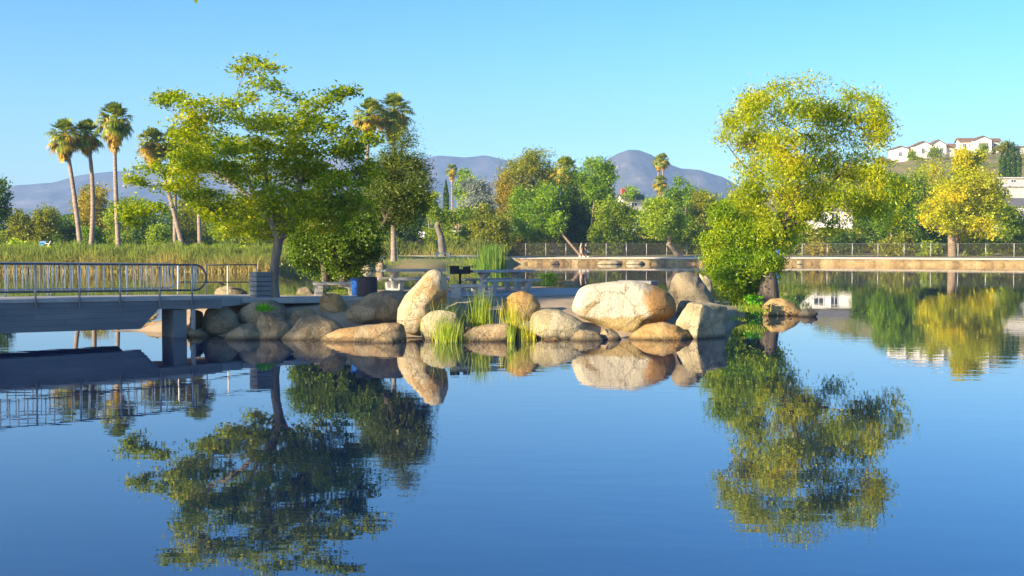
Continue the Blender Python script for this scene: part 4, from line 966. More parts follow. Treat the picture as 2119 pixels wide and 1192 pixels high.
def palm_parts(seed, crad, skirt, nf=46):
    rng = np.random.default_rng(seed)
    def build(lst):
        V = []; F4 = []; 
        for v, f in lst:
            k = len(V); V += list(v); F4 += [tuple(dict.fromkeys(i + k for i in q)) for q in f]
        return np.array(V), F4
    green = []; dead = []
    nf = 64
    for i in range(nf):
        el = math.radians(85 - 135 * ((i + rng.uniform(0, 1)) / nf) ** .9); az = rng.uniform(0, 2 * math.pi)
        d = np.array([math.cos(az) * math.cos(el), math.sin(az) * math.cos(el), math.sin(el)])
        c = d * crad * rng.uniform(.34, .62)
        if el < math.radians(10): c[2] -= .1
        (green if el > -.1 or rng.random() < .6 else dead).append(frond_fan(c, d, crad * .6, rng, droop=.8 if el < .6 else .45))
        green.append(tube_np([np.zeros(3), c], .025, 4))
    for i in range(int(105 * skirt)):
        az = rng.uniform(0, 2 * math.pi); f = rng.uniform(0, 1) ** .8; zz = .35 - f * 2.9 * skirt; rr = crad * rng.uniform(.35, 1.0) * (.62 - .48 * f)
        if az > 5.0 and rng.random() < .4: continue
        c = np.array([math.cos(az) * rr, math.sin(az) * rr, zz]); q = .55 * (1 - f) + .08; d = np.array([math.cos(az) * q, math.sin(az) * q, -1]); d /= np.linalg.norm(d)
        dead.append(frond_fan(c, d, crad * rng.uniform(.4, .62), rng, 9, 1.1, .15, .05))
    return build([(v, [tuple(q) for q in f]) for v, f in green]), build(dead)
PALMV = [palm_parts(s_, 1.95, sk) for s_, sk in ((1, .82), (2, .62), (3, .9))]
PALMME = []
for (g, d_) in PALMV:
    a = mesh_np('crown', *g); a.materials.append(PG); b_ = mesh_np('skirt', *d_); b_.materials.append(PD); PALMME.append((a, b_))
def palm(label, base, mid, top, Y, var, sc=1.0, tw=4.2, yb=None, z0=None, group='tall fan palms', rotz=0):
    b_ = P(base[0], base[1], Y) if z0 is None else np.array([P(base[0], base[1], Y)[0], Y, z0])
    t_ = P(top[0], top[1], Y); m_ = P(mid[0], mid[1], Y)
    o = thing('fan_palm', label, 'palm tree', b_, group)
    n_ = 26; tt = np.linspace(0, 1, n_); pts = []
    q1 = 2 * m_ - (b_ + t_) / 2
    for a in tt: pts.append((1 - a) ** 2 * b_ + 2 * a * (1 - a) * q1 + a * a * t_)
    rr = (tw * .88 * (1.25 - .45 * tt) + tw * .35 * np.exp(-tt * 14)) * MP(Y) * (1 + .06 * np.sin(tt * 160)) * 1.1
    part('trunk', tube_np(pts, rr, 10), PALMT, o, True)
    for nm, me in zip(('crown', 'skirt'), PALMME[var]):
        c = bpy.data.objects.new(nm, me); COL.objects.link(c); c.parent = o
        c.location = tuple(t_ - b_); c.scale = (sc, sc, sc); c.rotation_euler = (0, 0, rotz)
    return o
palm('leftmost tall fan palm, trunk curving to the left at the top', (168, 524), (153, 400), (134, 280), 130, 0, .95, 4.3, rotz=.3)
palm('second tall fan palm from the left, slightly lower crown leaning left', (187, 526), (192, 400), (180, 280), 132, 1, .9, 4.2, rotz=1.7)
palm('tallest fan palm of the left trio, straight trunk and highest crown', (246, 524), (240, 400), (236, 250), 128, 2, 1.0, 4.2, rotz=4)
palm('fan palm with a leaning trunk just left of the leafy tree crown', (380, 524), (352, 410), (317, 298), 133, 0, .95, 4.0, rotz=2.4)
palm('fan palm partly hidden behind the upper left of the leafy tree', (362, 524), (362, 400), (360, 296), 136, 1, .9, 3.8, rotz=5)
palm('fan palm mostly hidden behind the left side of the leafy tree', (414, 522), (410, 400), (404, 278), 134, 2, 1.0, 3.6, rotz=.9)
palm('fan palm right of the leafy tree, the lower and left one of the pair', (757, 524), (758, 400), (764, 238), 138, 1, 1.0, 4.4, rotz=3.3)
palm('fan palm with the fullest crown, its trunk visible down to the bank', (815, 541), (814, 430), (815, 232), 141, 0, 1.18, 4.8, rotz=.2)
palm('thin distant fan palm standing before the mountains left of the silvery tree', (937, 480), (936, 430), (935, 352), 330, 2, .9, 2.0, rotz=2)
palm('taller of two distant fan palms in front of the mountain peak', (1373, 480), (1372, 420), (1372, 332), 300, 1, .95, 2.0, rotz=1)
palm('distant fan palm touching the left side of the tallest one before the peak', (1363, 480), (1363, 420), (1362, 334), 306, 2, .8, 2.0, rotz=3)
palm('short fan palm crown below the two distant palms before the peak', (1366, 490), (1366, 440), (1366, 378), 270, 0, .9, 2.5, rotz=5)
palm('fan palm crown rising among the dark trees right of the olive domed tree', (1172, 530), (1172, 450), (1170, 352), 190, 0, 1.15, 3, rotz=2.7)

# =================================================================== FAR BANK VEGETATION
def LM(name, a, b_, c, tr_=.45): return leafmat(name, [(.1, a), (.5, b_), (.92, c)], tr_, .25)
LB = {
 'olive': LM('far_olive', (.07, .09, .015), (.16, .18, .03), (.28, .27, .05)),
 'dark': LM('far_dark', (.02, .05, .012), (.05, .10, .02), (.12, .18, .03)),
 'green': LM('far_green', (.04, .09, .012), (.11, .20, .02), (.24, .32, .03)),
 'lime': LM('far_lime', (.08, .14, .012), (.18, .25, .02), (.32, .36, .03)),
 'tan': LM('far_tan', (.11, .10, .035), (.22, .19, .07), (.34, .28, .12)),
 'silver': LM('far_silver', (.12, .16, .13), (.28, .33, .27), (.46, .48, .40)),
 'gold': LM('far_gold', (.12, .17, .015), (.28, .30, .02), (.48, .36, .02)),
 'mid': LM('far_mid', (.06, .11, .018), (.15, .21, .03), (.28, .32, .05)),
}
def far_tree(label, x0, x1, y0, y1, Y, kind, seed, trunk=None, dens=1.0, name='tree', group='trees on the far bank', lumps=None, bark=BARKT, cat='tree', leaf=None, shape='round'):
    rng = np.random.default_rng(seed + 100)
    cx, cy, hw, hh = (x0 + x1) / 2, (y0 + y1) / 2, (x1 - x0) / 2, (y1 - y0) / 2
    k = lumps or int(np.clip(hw * hh / 130, 7, 26)); L_ = []
    for i in range(k):
        for _ in range(30):
            a, b_ = rng.uniform(-1, 1, 2)
            if abs(a) ** 3 + abs(b_) ** 3 < 1: break
        rx = hw * rng.uniform(.28, .46); ry = hh * rng.uniform(.24, .4)
        w_ = 1.0
        if shape == 'cone': a *= (1 - (-b_ * .5 + .5) * .8)
        L_.append((cx + a * (hw - rx * .85), cy + b_ * (hh - ry * .85), rx, ry, w_))
    L_.append((cx, cy, hw * .6, hh * .6, .6))
    s_ = MP(Y); bl = pxblobs(L_, Y, rng, hw * s_ * .6, .9)
    lf = leaf or ((.34, .21) if Y < 230 else (.55, .34))
    lpc = 26; per = math.pi * hw * hh * 1.15 * dens / lpc / sum(b[6] for b in bl)
    tx = trunk[0] if trunk else cx + rng.uniform(-.15, .15) * hw
    gy = G(tx, 540, GZ)[1]; zg = GZ if Y < 230 else 1.5
    bx = P(tx, 500, Y)[0]; base = np.array([bx, Y, zg - .1])
    topc = P(cx, cy, Y)
    if trunk and len(trunk) > 2:
        tp = [base] + [P(p[0], p[1], Y) for p in trunk[2]]
        tpts = np.array(tp); tr_ = (tpts, np.linspace(trunk[1], trunk[1] * .6, len(tp)) * s_)
    else:
        r0 = trunk[1] if trunk else max(2.0, hw * .06)
        tpts = curve(base, topc, (rng.uniform(-.5, .5), 0, 0), 7); tr_ = (tpts, np.linspace(r0, r0 * .5, 7) * s_)
    return make_tree(name, label, bl, base, [tr_], LB[kind], bark, seed, per, lpc, 6.0 * s_ * (1 if hw > 25 else .7), lf, 0, .8, (trunk[1] if trunk else max(2, hw * .05)) * s_ * .7, .06, .03, .5, cat, group)
FT = [
 ('dark leafed tree cut by the left edge of the photo', -70, 22, 350, 500, 150, 'dark', None),
 ('broad rounded olive green tree at the far left', 2, 128, 425, 520, 165, 'olive', None),
 ('dark shaded tree right of the rounded olive one at the far left', 95, 172, 452, 522, 172, 'dark', None),
 ('tan tinged tree behind the trunks of the left palm trio', 132, 262, 372, 500, 190, 'tan', None),
 ('small bright green tree between the trunks of the left palms', 164, 222, 462, 525, 160, 'green', None),
 ('mid green tree right of the left palm trio', 210, 320, 405, 520, 178, 'mid', None),
 ('dark tree behind the lower left branches of the leafy tree', 258, 350, 440, 522, 176, 'dark', None),
 ('yellow green bush left of the leaning palm trunk', 304, 362, 466, 522, 158, 'lime', None),
 ('olive tree behind the leaning palm trunk', 350, 440, 400, 515, 180, 'olive', None),
 ('dark olive tree behind the middle of the leafy tree', 430, 560, 400, 520, 178, 'mid', None),
 ('pale green tree behind the leafy tree trunk', 540, 650, 420, 520, 176, 'tan', None),
 ('dark green tree directly behind the bushy twin trunked tree', 640, 770, 420, 520, 172, 'dark', None),
 ('mid green bush left of the full palm trunk', 730, 812, 440, 528, 168, 'mid', None),
 ('dark bushy tree right of the full palm trunk', 818, 885, 425, 520, 170, 'dark', None),
 ('small yellow green tree with bare pale twigs left of the cypress', 866, 908, 378, 470, 190, 'lime', None),
 ('small leaved green tree behind the silvery tree, topmost green tuft', 945, 1004, 356, 440, 215, 'lime', None),
 ('small palm green tuft tree left of the silvery tree', 942, 975, 348, 420, 240, 'green', None),
 ('silvery grey leaved tree left of the big olive domed tree', 950, 1026, 362, 462, 182, 'silver', None),
 ('big olive brown dome shaped tree, the widest on the far bank', 1022, 1166, 308, 470, 205, 'olive', (1090, 5)),
 ('tan tinged lower shoulder of foliage before the big olive dome', 1018, 1085, 350, 470, 195, 'tan', None),
 ('dark green tree in front of the big olive domed tree', 1045, 1182, 372, 515, 178, 'green', (1155, 6)),
 ('very dark tree right of the palm crown among the far trees', 1140, 1225, 345, 515, 182, 'dark', None),
 ('tall green topped tree rising left of the mountain peak', 1192, 1276, 320, 440, 180, 'green', (1216, 3)),
 ('dark shaded tree under the tall green topped one', 1170, 1262, 400, 522, 186, 'dark', None),
 ('olive yellow bushy tree above the bright cattails', 968, 1062, 418, 520, 172, 'olive', None),
 ('rounded yellow green tree right of the walkers', 1218, 1330, 405, 528, 176, 'mid', None),
 ('mid green tree under the mountain slope behind the lime tree', 1372, 1470, 366, 470, 210, 'green', None),
 ('small round tree left of the grey roof under the peak', 1285, 1330, 388, 415, 300, 'green', None),
 ('olive tree between the lime tree and the willow shrub', 1420, 1520, 388, 522, 190, 'olive', None),
 ('green tree low behind the lime tree', 1370, 1450, 440, 525, 182, 'mid', None),
 ('pale olive tree mostly hidden behind the golden willow', 1480, 1600, 400, 525, 196, 'tan', None),
 ('dark green tree right of the golden willow above the fence', 1795, 1900, 345, 500, 176, 'green', None),
 ('dark shrub tree below the balcony house', 1700, 1790, 478, 528, 178, 'dark', None),
 ('dark spreading tree behind the fence right of the balcony house', 1765, 1890, 440, 510, 186, 'dark', None),
 ('dark tree at the right edge beyond the golden far tree', 2050, 2130, 410, 520, 180, 'mid', None),
 ('bushy tree at the far right edge over the fence', 2090, 2190, 470, 530, 172, 'olive', None),
 ('wide green tree on the slope left of the golden far tree', 1842, 1935, 352, 470, 196, 'mid', None),
 ('yellow green tree below the middle hilltop houses', 1880, 1985, 335, 440, 225, 'gold', None),
 ('green tree low behind the left half of the golden far tree', 1870, 1975, 425, 520, 185, 'green', None),
 ('olive tree behind the right half of the golden far tree', 1990, 2080, 380, 500, 190, 'olive', None),
 ('green tree on the slope below the hillside cypresses', 2035, 2125, 395, 450, 240, 'mid', None),
 ('dark tree between the willow crown and the balcony house', 1755, 1830, 400, 500, 196, 'dark', None),
 ('green tree behind the gap left of the balcony house', 1600, 1690, 430, 528, 190, 'green', None),
 ('olive green tree between the gnarled tree and the silvery tree', 930, 1000, 430, 515, 176, 'mid', None),
]
for i, (lab, x0, x1, y0, y1, Y, kind, trk) in enumerate(FT):
    far_tree(lab, x0, x1, y0, y1, Y, kind, i + 1, trk)
far_tree('bright lime tree on a bent bare trunk leaning over the far path', 1320, 1428, 402, 492, 169, 'lime', 60, (1412, 6, [(1400, 525), (1385, 505), (1388, 480), (1380, 450)]), 1.1)
far_tree('large golden orange tree with a thick pale trunk at the far right', 1888, 2092, 345, 512, 164, 'gold', 61, (1971, 9, [(1970, 500), (1968, 475), (1975, 430), (1985, 390)]), 1.0)
far_tree('yellow topmost tuft of foliage above the golden far right tree', 1975, 2035, 298, 380, 166, 'gold', 62, (1975, 3), 1.2)
far_tree('gnarled old tree with bare crooked limbs above the far white bench', 872, 962, 428, 478, 160, 'mid', 63, (916, 8, [(912, 488), (904, 468), (912, 448)]), .8, bark=BARK)
far_tree('slanting tree on a leaning bare pole trunk left of the walkers', 1130, 1180, 440, 490, 170, 'green', 64, (1203, 3, [(1185, 510), (1168, 490), (1150, 465)]), .8)
# columnar cypresses
def cypress(label, px, y0, y1, hw, Y, seed, z0=None, group='cypresses'):
    rng = np.random.default_rng(seed); b_ = P(px, y1, Y); t_ = P(px, y0, Y); n_ = 2600; s_ = MP(Y)
    u = rng.uniform(0, 1, n_) ** .9; r_ = hw * s_ * np.minimum(1, (1 - u) * 3.2) * np.minimum(1, u * 9 + .4) * rng.uniform(.6, 1.05, n_); a = rng.uniform(0, 2 * math.pi, n_)
    C = np.stack([b_[0] + r_ * np.cos(a), Y + r_ * np.sin(a), b_[2] + (t_[2] - b_[2]) * u], 1)
    o = thing('cypress', label, 'cypress', b_, group)
    part('trunk', tube_np([b_ - (0, 0, 1), b_ + (t_ - b_) * .3], .2, 6), BARKD, o)
    part('crown', leaf_quads(C, max(.25, .9 * s_ * 4), max(.1, s_ * 2), rng, -.6, 0), LB['dark'], o)
cypress('single slim dark cypress before the mountains left of the silvery tree', 923, 372, 470, 6, 220, 1, group=None)
for i, px in enumerate((2073, 2084, 2095, 2107)):
    cypress('%s of the four dark cypresses on the hillside at the far right' % ('leftmost', 'second from the left', 'third from the left', 'rightmost')[i], px, (316, 308, 304, 312)[i], 368, 6, 300, 5 + i, group='hillside cypresses')
# hill trees by the houses
for i, (px, y0, y1, hw, k, lab) in enumerate([(1888, 312, 332, 8, 'mid', 'small tree between the first two hilltop houses'), (1930, 302, 326, 14, 'mid', 'grey green tree before the middle hilltop house'), (2035, 292, 322, 9, 'mid', 'small tree in front of the right white hilltop house'), (2074, 292, 320, 16, 'olive', 'brown olive tree right of the right hilltop house'), (2096, 294, 318, 12, 'dark', 'dark tree on the hilltop at the far right'), (1830, 322, 350, 22, 'tan', 'pale tree on the hill edge left of the first hilltop house')]):
    far_tree(lab, px - hw, px + hw, y0, y1, 352, k, 70 + i, (px, 1.5), 1.5, group='trees by the hilltop houses')
# shrubs along the fence
for i, (px, hw, y0, Y, k, lab) in enumerate([(1075, 24, 494, 178, 'tan', 'dry shrub behind the left end of the fence'), (1240, 30, 498, 180, 'mid', 'green shrub behind the fence right of the walkers'), (1300, 34, 492, 181, 'mid', 'wide green shrub behind the fence under the rounded yellow green tree'), (1350, 26, 500, 182, 'olive', 'olive shrub behind the fence left of the bent trunk'), (1450, 40, 498, 182, 'olive', 'olive shrub behind the fence next to the willow shrub'), (1640, 30, 480, 178, 'mid', 'green shrub behind the fence right of the willow'), (1690, 26, 498, 176, 'tan', 'dry low shrub behind the fence below the balcony'), (1850, 44, 480, 172, 'olive', 'spreading grey green shrub behind the fence left of the golden tree'), (1925, 30, 500, 170, 'mid', 'green shrub just left of the thick pale trunk'), (2030, 46, 490, 168, 'mid', 'green shrub right of the thick pale trunk'), (2100, 30, 500, 166, 'olive', 'shrub behind the fence at the right edge')]):
    far_tree(lab, px - hw, px + hw, y0, 534, Y, k, 90 + i, None, 1.4, name='shrub', cat='shrub', group='shrubs behind the fence')

# reed belt (uncountable)
def reed_belt(label, xa, xb, yl0, depth, hfun, n, m_, seed, wd=.075, lean=.32):
    rng = np.random.default_rng(seed); px = rng.uniform(xa, xb, n); f = rng.uniform(0, 1, n) ** 1.2
    B = []
    for a, ff in zip(px, f):
        g = G(a, yl0(a), 0); d = g[:2] / np.linalg.norm(g[:2]); q = g[:2] + d * (ff * depth - .4); B.append((q[0], q[1], min(.95, -.05 + ff * depth * .25)))
    B = np.array(B); hh = np.array([hfun(a) for a in px]) * (1 + .55 * np.array([mnoise.noise(Vector((a * .035, ff * 2, 5))) for a, ff in zip(px, f)]))
    V, Fc = blades(B, 1.0, wd, rng, lean, 4)
    V = V.reshape(n, -1, 3); V[:, :, 2] = B[:, None, 2] + (V[:, :, 2] - B[:, None, 2]) * hh[:, None]; V[:, :, :2] = B[:, None, :2] + (V[:, :, :2] - B[:, None, :2]) * hh[:, None, None]
    o = mk('reeds', V.reshape(-1, 3), Fc, m_, None, (0, 0, 0)); tag(o, label, 'reeds', None, 'stuff')
def reedmat(name, greens, dry):
    m, t, n, l = newmat(name)
    geo = N(n, 'ShaderNodeNewGeometry'); tc = N(n, 'ShaderNodeTexCoord'); sx = N(n, 'ShaderNodeSeparateXYZ'); l.new(tc.outputs['Object'], sx.inputs[0])
    nz = N(n, 'ShaderNodeTexNoise', i_Scale=.22, i_Detail=3.0); l.new(tc.outputs['Object'], nz.inputs['Vector'])
    a1 = N(n, 'ShaderNodeMath', operation='MULTIPLY_ADD'); l.new(nz.outputs['Fac'], a1.inputs[0]); a1.inputs[1].default_value = -3.4; a1.inputs[2].default_value = 1.75
    a2 = N(n, 'ShaderNodeMath', operation='ADD'); l.new(a1.outputs[0], a2.inputs[0]); l.new(sx.outputs['Z'], a2.inputs[1])
    a3 = N(n, 'ShaderNodeMath', operation='MULTIPLY_ADD'); l.new(geo.outputs['Random Per Island'], a3.inputs[0]); a3.inputs[1].default_value = 1.3; l.new(a2.outputs[0], a3.inputs[2])
    mr = N(n, 'ShaderNodeMapRange'); mr.inputs['From Min'].default_value = .9; mr.inputs['From Max'].default_value = 2.9; l.new(a3.outputs[0], mr.inputs['Value'])
    rp = ramp(n, [(0, dry), (.22, tuple(x * .85 for x in dry)), (.45, greens[1]), (1, greens[0])]); l.new(mr.outputs[0], rp.inputs[0])
    d = N(n, 'ShaderNodeBsdfDiffuse'); tr_ = N(n, 'ShaderNodeBsdfTranslucent'); l.new(rp.outputs[0], d.inputs[0]); l.new(rp.outputs[0], tr_.inputs[0])
    m1 = N(n, 'ShaderNodeMixShader'); m1.inputs[0].default_value = .3; l.new(d.outputs[0], m1.inputs[1]); l.new(tr_.outputs[0], m1.inputs[2])
    o = N(n, 'ShaderNodeOutputMaterial'); l.new(m1.outputs[0], o.inputs[0]); return m
RM = reedmat('reed_belt', [(.19, .25, .04), (.32, .33, .06)], (.56, .47, .12))
RM2 = reedmat('dry_brush', [(.18, .22, .04), (.32, .30, .07)], (.52, .42, .13))
reed_belt('dense belt of green and straw reeds along the far left shore', -80, 640, lambda a: 562 if a < 560 else 562 - (a - 560) * .035, 9, lambda a: 1.62, 30000, RM, 1, .06, .5)
reed_belt('fringe of straw coloured broken stalks along the left waterline', -80, 640, lambda a: 562.3 if a < 560 else 562.3 - (a - 560) * .035, 2.5, lambda a: 1.3, 9000, RM2, 8, .05, .6)
reed_belt('dry brush and reeds behind the central bank', 600, 1040, lambda a: 548 - (a - 600) * .004, 12, lambda a: 2.0, 14000, RM2, 2, .08, .4)
reed_belt('low green grass fringe at the water edge of the central bank', 790, 985, lambda a: 553 - (a - 790) * .008, 3.5, lambda a: .5, 2600, REED, 3, .05, .5)
reed_belt('short mixed grass over the central bank around the pale track', 660, 1046, lambda a: 552.5 - (a - 690) * .01, 14, lambda a: .32, 9000, RM2, 12, .06, .6)
reed_belt('low dry weeds at the foot of the far fence', 1052, 2200, lambda a: yl(a) - 6.6, 4, lambda a: .8, 6000, RM2, 4, .06, .5)
rng = np.random.default_rng(77); C = []
for i in range(520):
    px = rng.uniform(1560, 2560); f = rng.uniform(.25, .97)
    if mnoise.noise(Vector((px * .02, f * 5, 1))) < -.05: continue
    c = hillpt(px, f); k = rng.integers(25, 60); r_ = rng.uniform(.5, 1.6)
    C.append(c + rng.normal(size=(k, 3)) * np.array([r_, r_, r_ * .45]) * .6 + (0, 0, r_ * .5))
V, Fc = leaf_quads(np.vstack(C), .55, .35, rng, 0, .5)
tag(mk('scrub', V, Fc, LB['olive'], None, (0, 0, 0)), 'low olive scrub scattered over the slope below the hilltop houses', 'scrub', None, 'stuff')
# far undergrowth behind the trees, one mass
def undergrowth(label, xa, xb, ytop, Y0, Y1, n, kind, seed):
    rng = np.random.default_rng(seed); px = rng.uniform(xa, xb, n); Y = rng.uniform(Y0, Y1, n)
    top = np.array([ytop + 22 * mnoise.noise(Vector((a * .012, seed, 2))) + 9 * mnoise.noise(Vector((a * .05, seed, 7))) for a in px])
    zt = CH + (504 - top) * Y / F; z = 1.0 + (zt - 1.0) * rng.uniform(0, 1, n) ** .75
    C = np.stack([(px - 1059.5) / F * Y, Y, z], 1)
    V, Fc = leaf_quads(C, .5, .3, rng, 0, .4)
    tag(mk('undergrowth', V, Fc, LB[kind], None, (0, 0, 0)), label, 'undergrowth', None, 'stuff')
undergrowth('low olive undergrowth filling the gaps under the trees on the left shore', -120, 1060, 478, 184, 200, 34000, 'mid', 3)
undergrowth('leafy green clumps rising out of the reeds on the left shore', -100, 640, 509, 131, 146, 15000, 'mid', 9)
undergrowth('dark far-off woodland filling in behind the trees on the left shore', 120, 1060, 442, 206, 226, 36000, 'dark', 21)
undergrowth('dark far-off woodland behind the trees of the far bank', 1060, 2250, 440, 212, 230, 46000, 'green', 22)
undergrowth('mixed green undergrowth behind the far fence', 1040, 2250, 474, 184, 200, 38000, 'olive', 4)
reed_belt('sparse weeds growing along the stone edging of the far bank', 1056, 2200, lambda a: yl(a) - 1.2, 3, lambda a: .32 if mnoise.noise(Vector((a * .03, 3, 3))) > 0 else .12, 3000, RM2, 15, .06, .6)
# pale track on the central bank
V = []; Fc = []
for a in np.arange(690, 1000, 10):
    g = G(a, 549.2, 0); d = g[:2] / np.linalg.norm(g[:2]); p0 = g[:2] + d * 1.0; p1 = g[:2] + d * 9.0
    V += [(p0[0], p0[1], 1.0), (p1[0], p1[1], 1.2)]
for i in range(len(V) // 2 - 1): Fc.append((2 * i, 2 * i + 2, 2 * i + 3, 2 * i + 1))
tag(mk('bank_path', V, Fc, PATHM), kind='structure')

# =================================================================== FENCE
def fence():
    ln = []
    for px in np.arange(1046, 2330, 2.0):
        g = G(px, yl(px), 0); d = g[:2] / np.linalg.norm(g[:2]); ln.append(g[:2] + d * 6.6)
    ln = np.array(ln); s_ = np.r_[0, np.cumsum(np.linalg.norm(np.diff(ln, axis=0), axis=1))]
    at = lambda q: np.array([np.interp(q, s_, ln[:, 0]), np.interp(q, s_, ln[:, 1])])
    H = 1.75; z0 = .98
    t_ = thing('chain_link_fence', 'long chain link fence on pale posts behind the far lakeside path', 'fence', (*at(0), z0))
    q = 0; k = 0
    while q < s_[-1]:
        p = at(q); part('post', MB(True).tube([(p[0], p[1], z0 - .2), (p[0], p[1], z0 + H)], .05, 6), CONC if k % 3 else STEEL, t_); q += 2.75 if q < 28 else 3.4; k += 1
    tt = np.arange(0, s_[-1], .8); part('top_rail', MB(True).tube([(*at(a), z0 + H - .03) for a in tt], .022, 5), STEELP, t_)
    V = []; Fc = []; n0 = 0; sp = .16
    for a in np.arange(0, s_[-1], sp):
        for sg in (1, -1):
            p = at(a); e = at(min(max(a + sg * H * .9, 0), s_[-1])); w_ = .006
            V += [(p[0] - w_, p[1], z0), (p[0] + w_, p[1], z0), (e[0] + w_, e[1], z0 + H), (e[0] - w_, e[1], z0 + H)]; Fc.append((n0, n0 + 1, n0 + 2, n0 + 3)); n0 += 4
    part('wire_mesh', (np.array(V), Fc), flat('fence_wire', (.16, .14, .12), .6), t_)
fence()
# blue barrel by the fence
g = P(1609, 531, 158); t_ = thing('blue_barrel', 'blue litter barrel beside the far path right of the willow', 'barrel', (g[0], 158, 1.05))
bb = np.array([g[0], 158, 1.05])
part('body', MB(True).lathe([(.3, 0), (.33, .1), (.33, .85), (.3, .9)], bb, 14), BLUE, t_); part('rim', MB(True).lathe([(.3, .9), (.35, .91), (.35, .96), (.28, .97)], bb, 14), BLUE, t_)

# =================================================================== BUILDINGS
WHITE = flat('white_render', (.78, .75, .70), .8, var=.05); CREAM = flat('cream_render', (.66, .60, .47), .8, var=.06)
ROOFB = surf('roof_brown', [(.3, (.16, .10, .075)), (.7, (.26, .17, .12))], 1, .9, .3, 6, .05); ROOFG = surf('roof_grey', [(.3, (.10, .10, .11)), (.7, (.17, .17, .18))], 1, .9, .3, 6, .05)
ROOFW = flat('roof_pale', (.6, .56, .5), .7); GLASS = flat('dark_window', (.05, .065, .08), .1, var=.05); TRIM = flat('white_trim', (.8, .8, .78), .6, var=.03)
BRICK = flat('chimney_brick', (.42, .12, .06), .9)
def house(label, x0, x1, yeave, ybase, Y, yaw=0, ridge=8, wallm=WHITE, roofm=ROOFB, gable_front=False, wins=(), chimney=None, depth=None, group='houses', name='house'):
    s_ = MP(Y); a = P(x0, ybase, Y); b_ = P(x1, ybase, Y); L_ = b_[0] - a[0]; h = P(x0, yeave, Y)[2] - a[2]; dp = depth or L_ * .7; rh = ridge * s_
    c = np.array([(a[0] + b_[0]) / 2, Y, a[2]]); t_ = thing(name, label, 'house', c, group)
    loc = lambda V: rot(V, yaw) + c
    sub = min(2.0, a[2] + .5 if a[2] < 3 else 4)
    # walls with gable
    if gable_front: pf = [(-L_ / 2, -sub), (L_ / 2, -sub), (L_ / 2, h), (0, h + rh), (-L_ / 2, h)]; V = [(p[0], y, p[1]) for y in (0, dp) for p in pf]
    else: pf = [(0, -sub), (dp, -sub), (dp, h), (dp / 2, h + rh), (0, h)]; V = [(x, p[0], p[1]) for x in (-L_ / 2, L_ / 2) for p in pf]
    Fc = [tuple(range(5)), tuple(range(5, 10))[::-1]] + [(i, i + 5, (i + 1) % 5 + 5, (i + 1) % 5) for i in range(5)]
    part('walls', (loc(V), Fc), wallm, t_)
    e = .45; th = .18; mb = MB()
    if gable_front:
        for sg in (-1, 1):
            q = [(sg * (L_ / 2 + e), h - rh * e / (L_ / 2)), (0, h + rh), (0, h + rh + th), (sg * (L_ / 2 + e), h - rh * e / (L_ / 2) + th)]
            V = [(p[0], y, p[1] + .01) for y in (-e, dp + e) for p in q]; mb.add(loc(V), [(0, 1, 2, 3), (7, 6, 5, 4), (0, 4, 5, 1), (1, 5, 6, 2), (2, 6, 7, 3), (3, 7, 4, 0)])
    else:
        for y0_, sg in ((-e, 1), (dp + e, -1)):
            q = [(y0_, h - rh * e / (dp / 2)), (dp / 2, h + rh), (dp / 2, h + rh + th), (y0_, h - rh * e / (dp / 2) + th)]
            V = [(x, p[0], p[1] + .01) for x in (-L_ / 2 - e, L_ / 2 + e) for p in q]; mb.add(loc(V), [(0, 1, 2, 3), (7, 6, 5, 4), (0, 4, 5, 1), (1, 5, 6, 2), (2, 6, 7, 3), (3, 7, 4, 0)])
    rf = part('roof', mb, roofm, t_)
    if chimney: part('chimney', MB().box(loc([(chimney[0] * L_, dp * .4, h + rh + .3)])[0], (1.0, .8, 2.4), yaw), BRICK, rf)
    for (u, v, ww, wh) in wins:
        cc = loc([(u * L_, -.02, v * h)])[0]; wn = part('window', MB().box(cc, (ww, .06, wh), yaw), GLASS, t_)
        fr = MB()
        for (dx, dz, sx, sz) in ((0, wh / 2, ww + .2, .1), (0, -wh / 2, ww + .2, .1), (-ww / 2, 0, .1, wh), (ww / 2, 0, .1, wh), (0, 0, .06, wh)):
            q = loc([(u * L_ + dx, -.045, v * h + dz)])[0]; fr.box(q, (sx, .12, sz), yaw)
        part('frame', fr, TRIM, wn)
    return t_
HY = 358; hg = 'white houses on the hilltop'
house('low white hilltop house, leftmost of the hilltop row', 1846, 1880, 308, 330, HY, 0, 5, WHITE, ROOFB, True, [(0, .5, .9, 1.2)], group=hg)
house('cream low wing beside the leftmost hilltop house', 1866, 1892, 309, 334, HY + 3, 0, 4, CREAM, ROOFB, False, [(-.2, .5, 1, 1), (.25, .5, 1, 1)], group=hg)
house('white gabled hilltop house with one upper window, left one of the middle two', 1892, 1928, 301, 330, HY, 0, 8, WHITE, ROOFB, True, [(0, .6, .9, 1.6), (.3, .25, 1, 1.1)], group=hg)
house('white hilltop house with the wider gable in the middle of the row', 1924, 1958, 300, 326, HY + 4, 0, 10, WHITE, ROOFB, True, [(-.15, .6, 1, 1.2), (.2, .6, 1, 1.2)], group=hg)
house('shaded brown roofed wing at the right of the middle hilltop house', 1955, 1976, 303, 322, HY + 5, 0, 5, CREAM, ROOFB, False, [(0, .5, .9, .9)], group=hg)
house('cream two storey hilltop house with a low brown roof, left part of the right pair', 1986, 2018, 292, 322, HY, 0, 6, CREAM, ROOFB, False, [(-.2, .7, 1, 1), (.2, .7, 1, 1)], group=hg)
house('tall white gabled hilltop house, the highest of the row', 2014, 2052, 290, 320, HY - 2, 0, 8, WHITE, ROOFB, True, [(-.15, .68, .9, 1.1), (.22, .68, .9, 1.1), (0, .3, 1.2, 1.2)], group=hg)
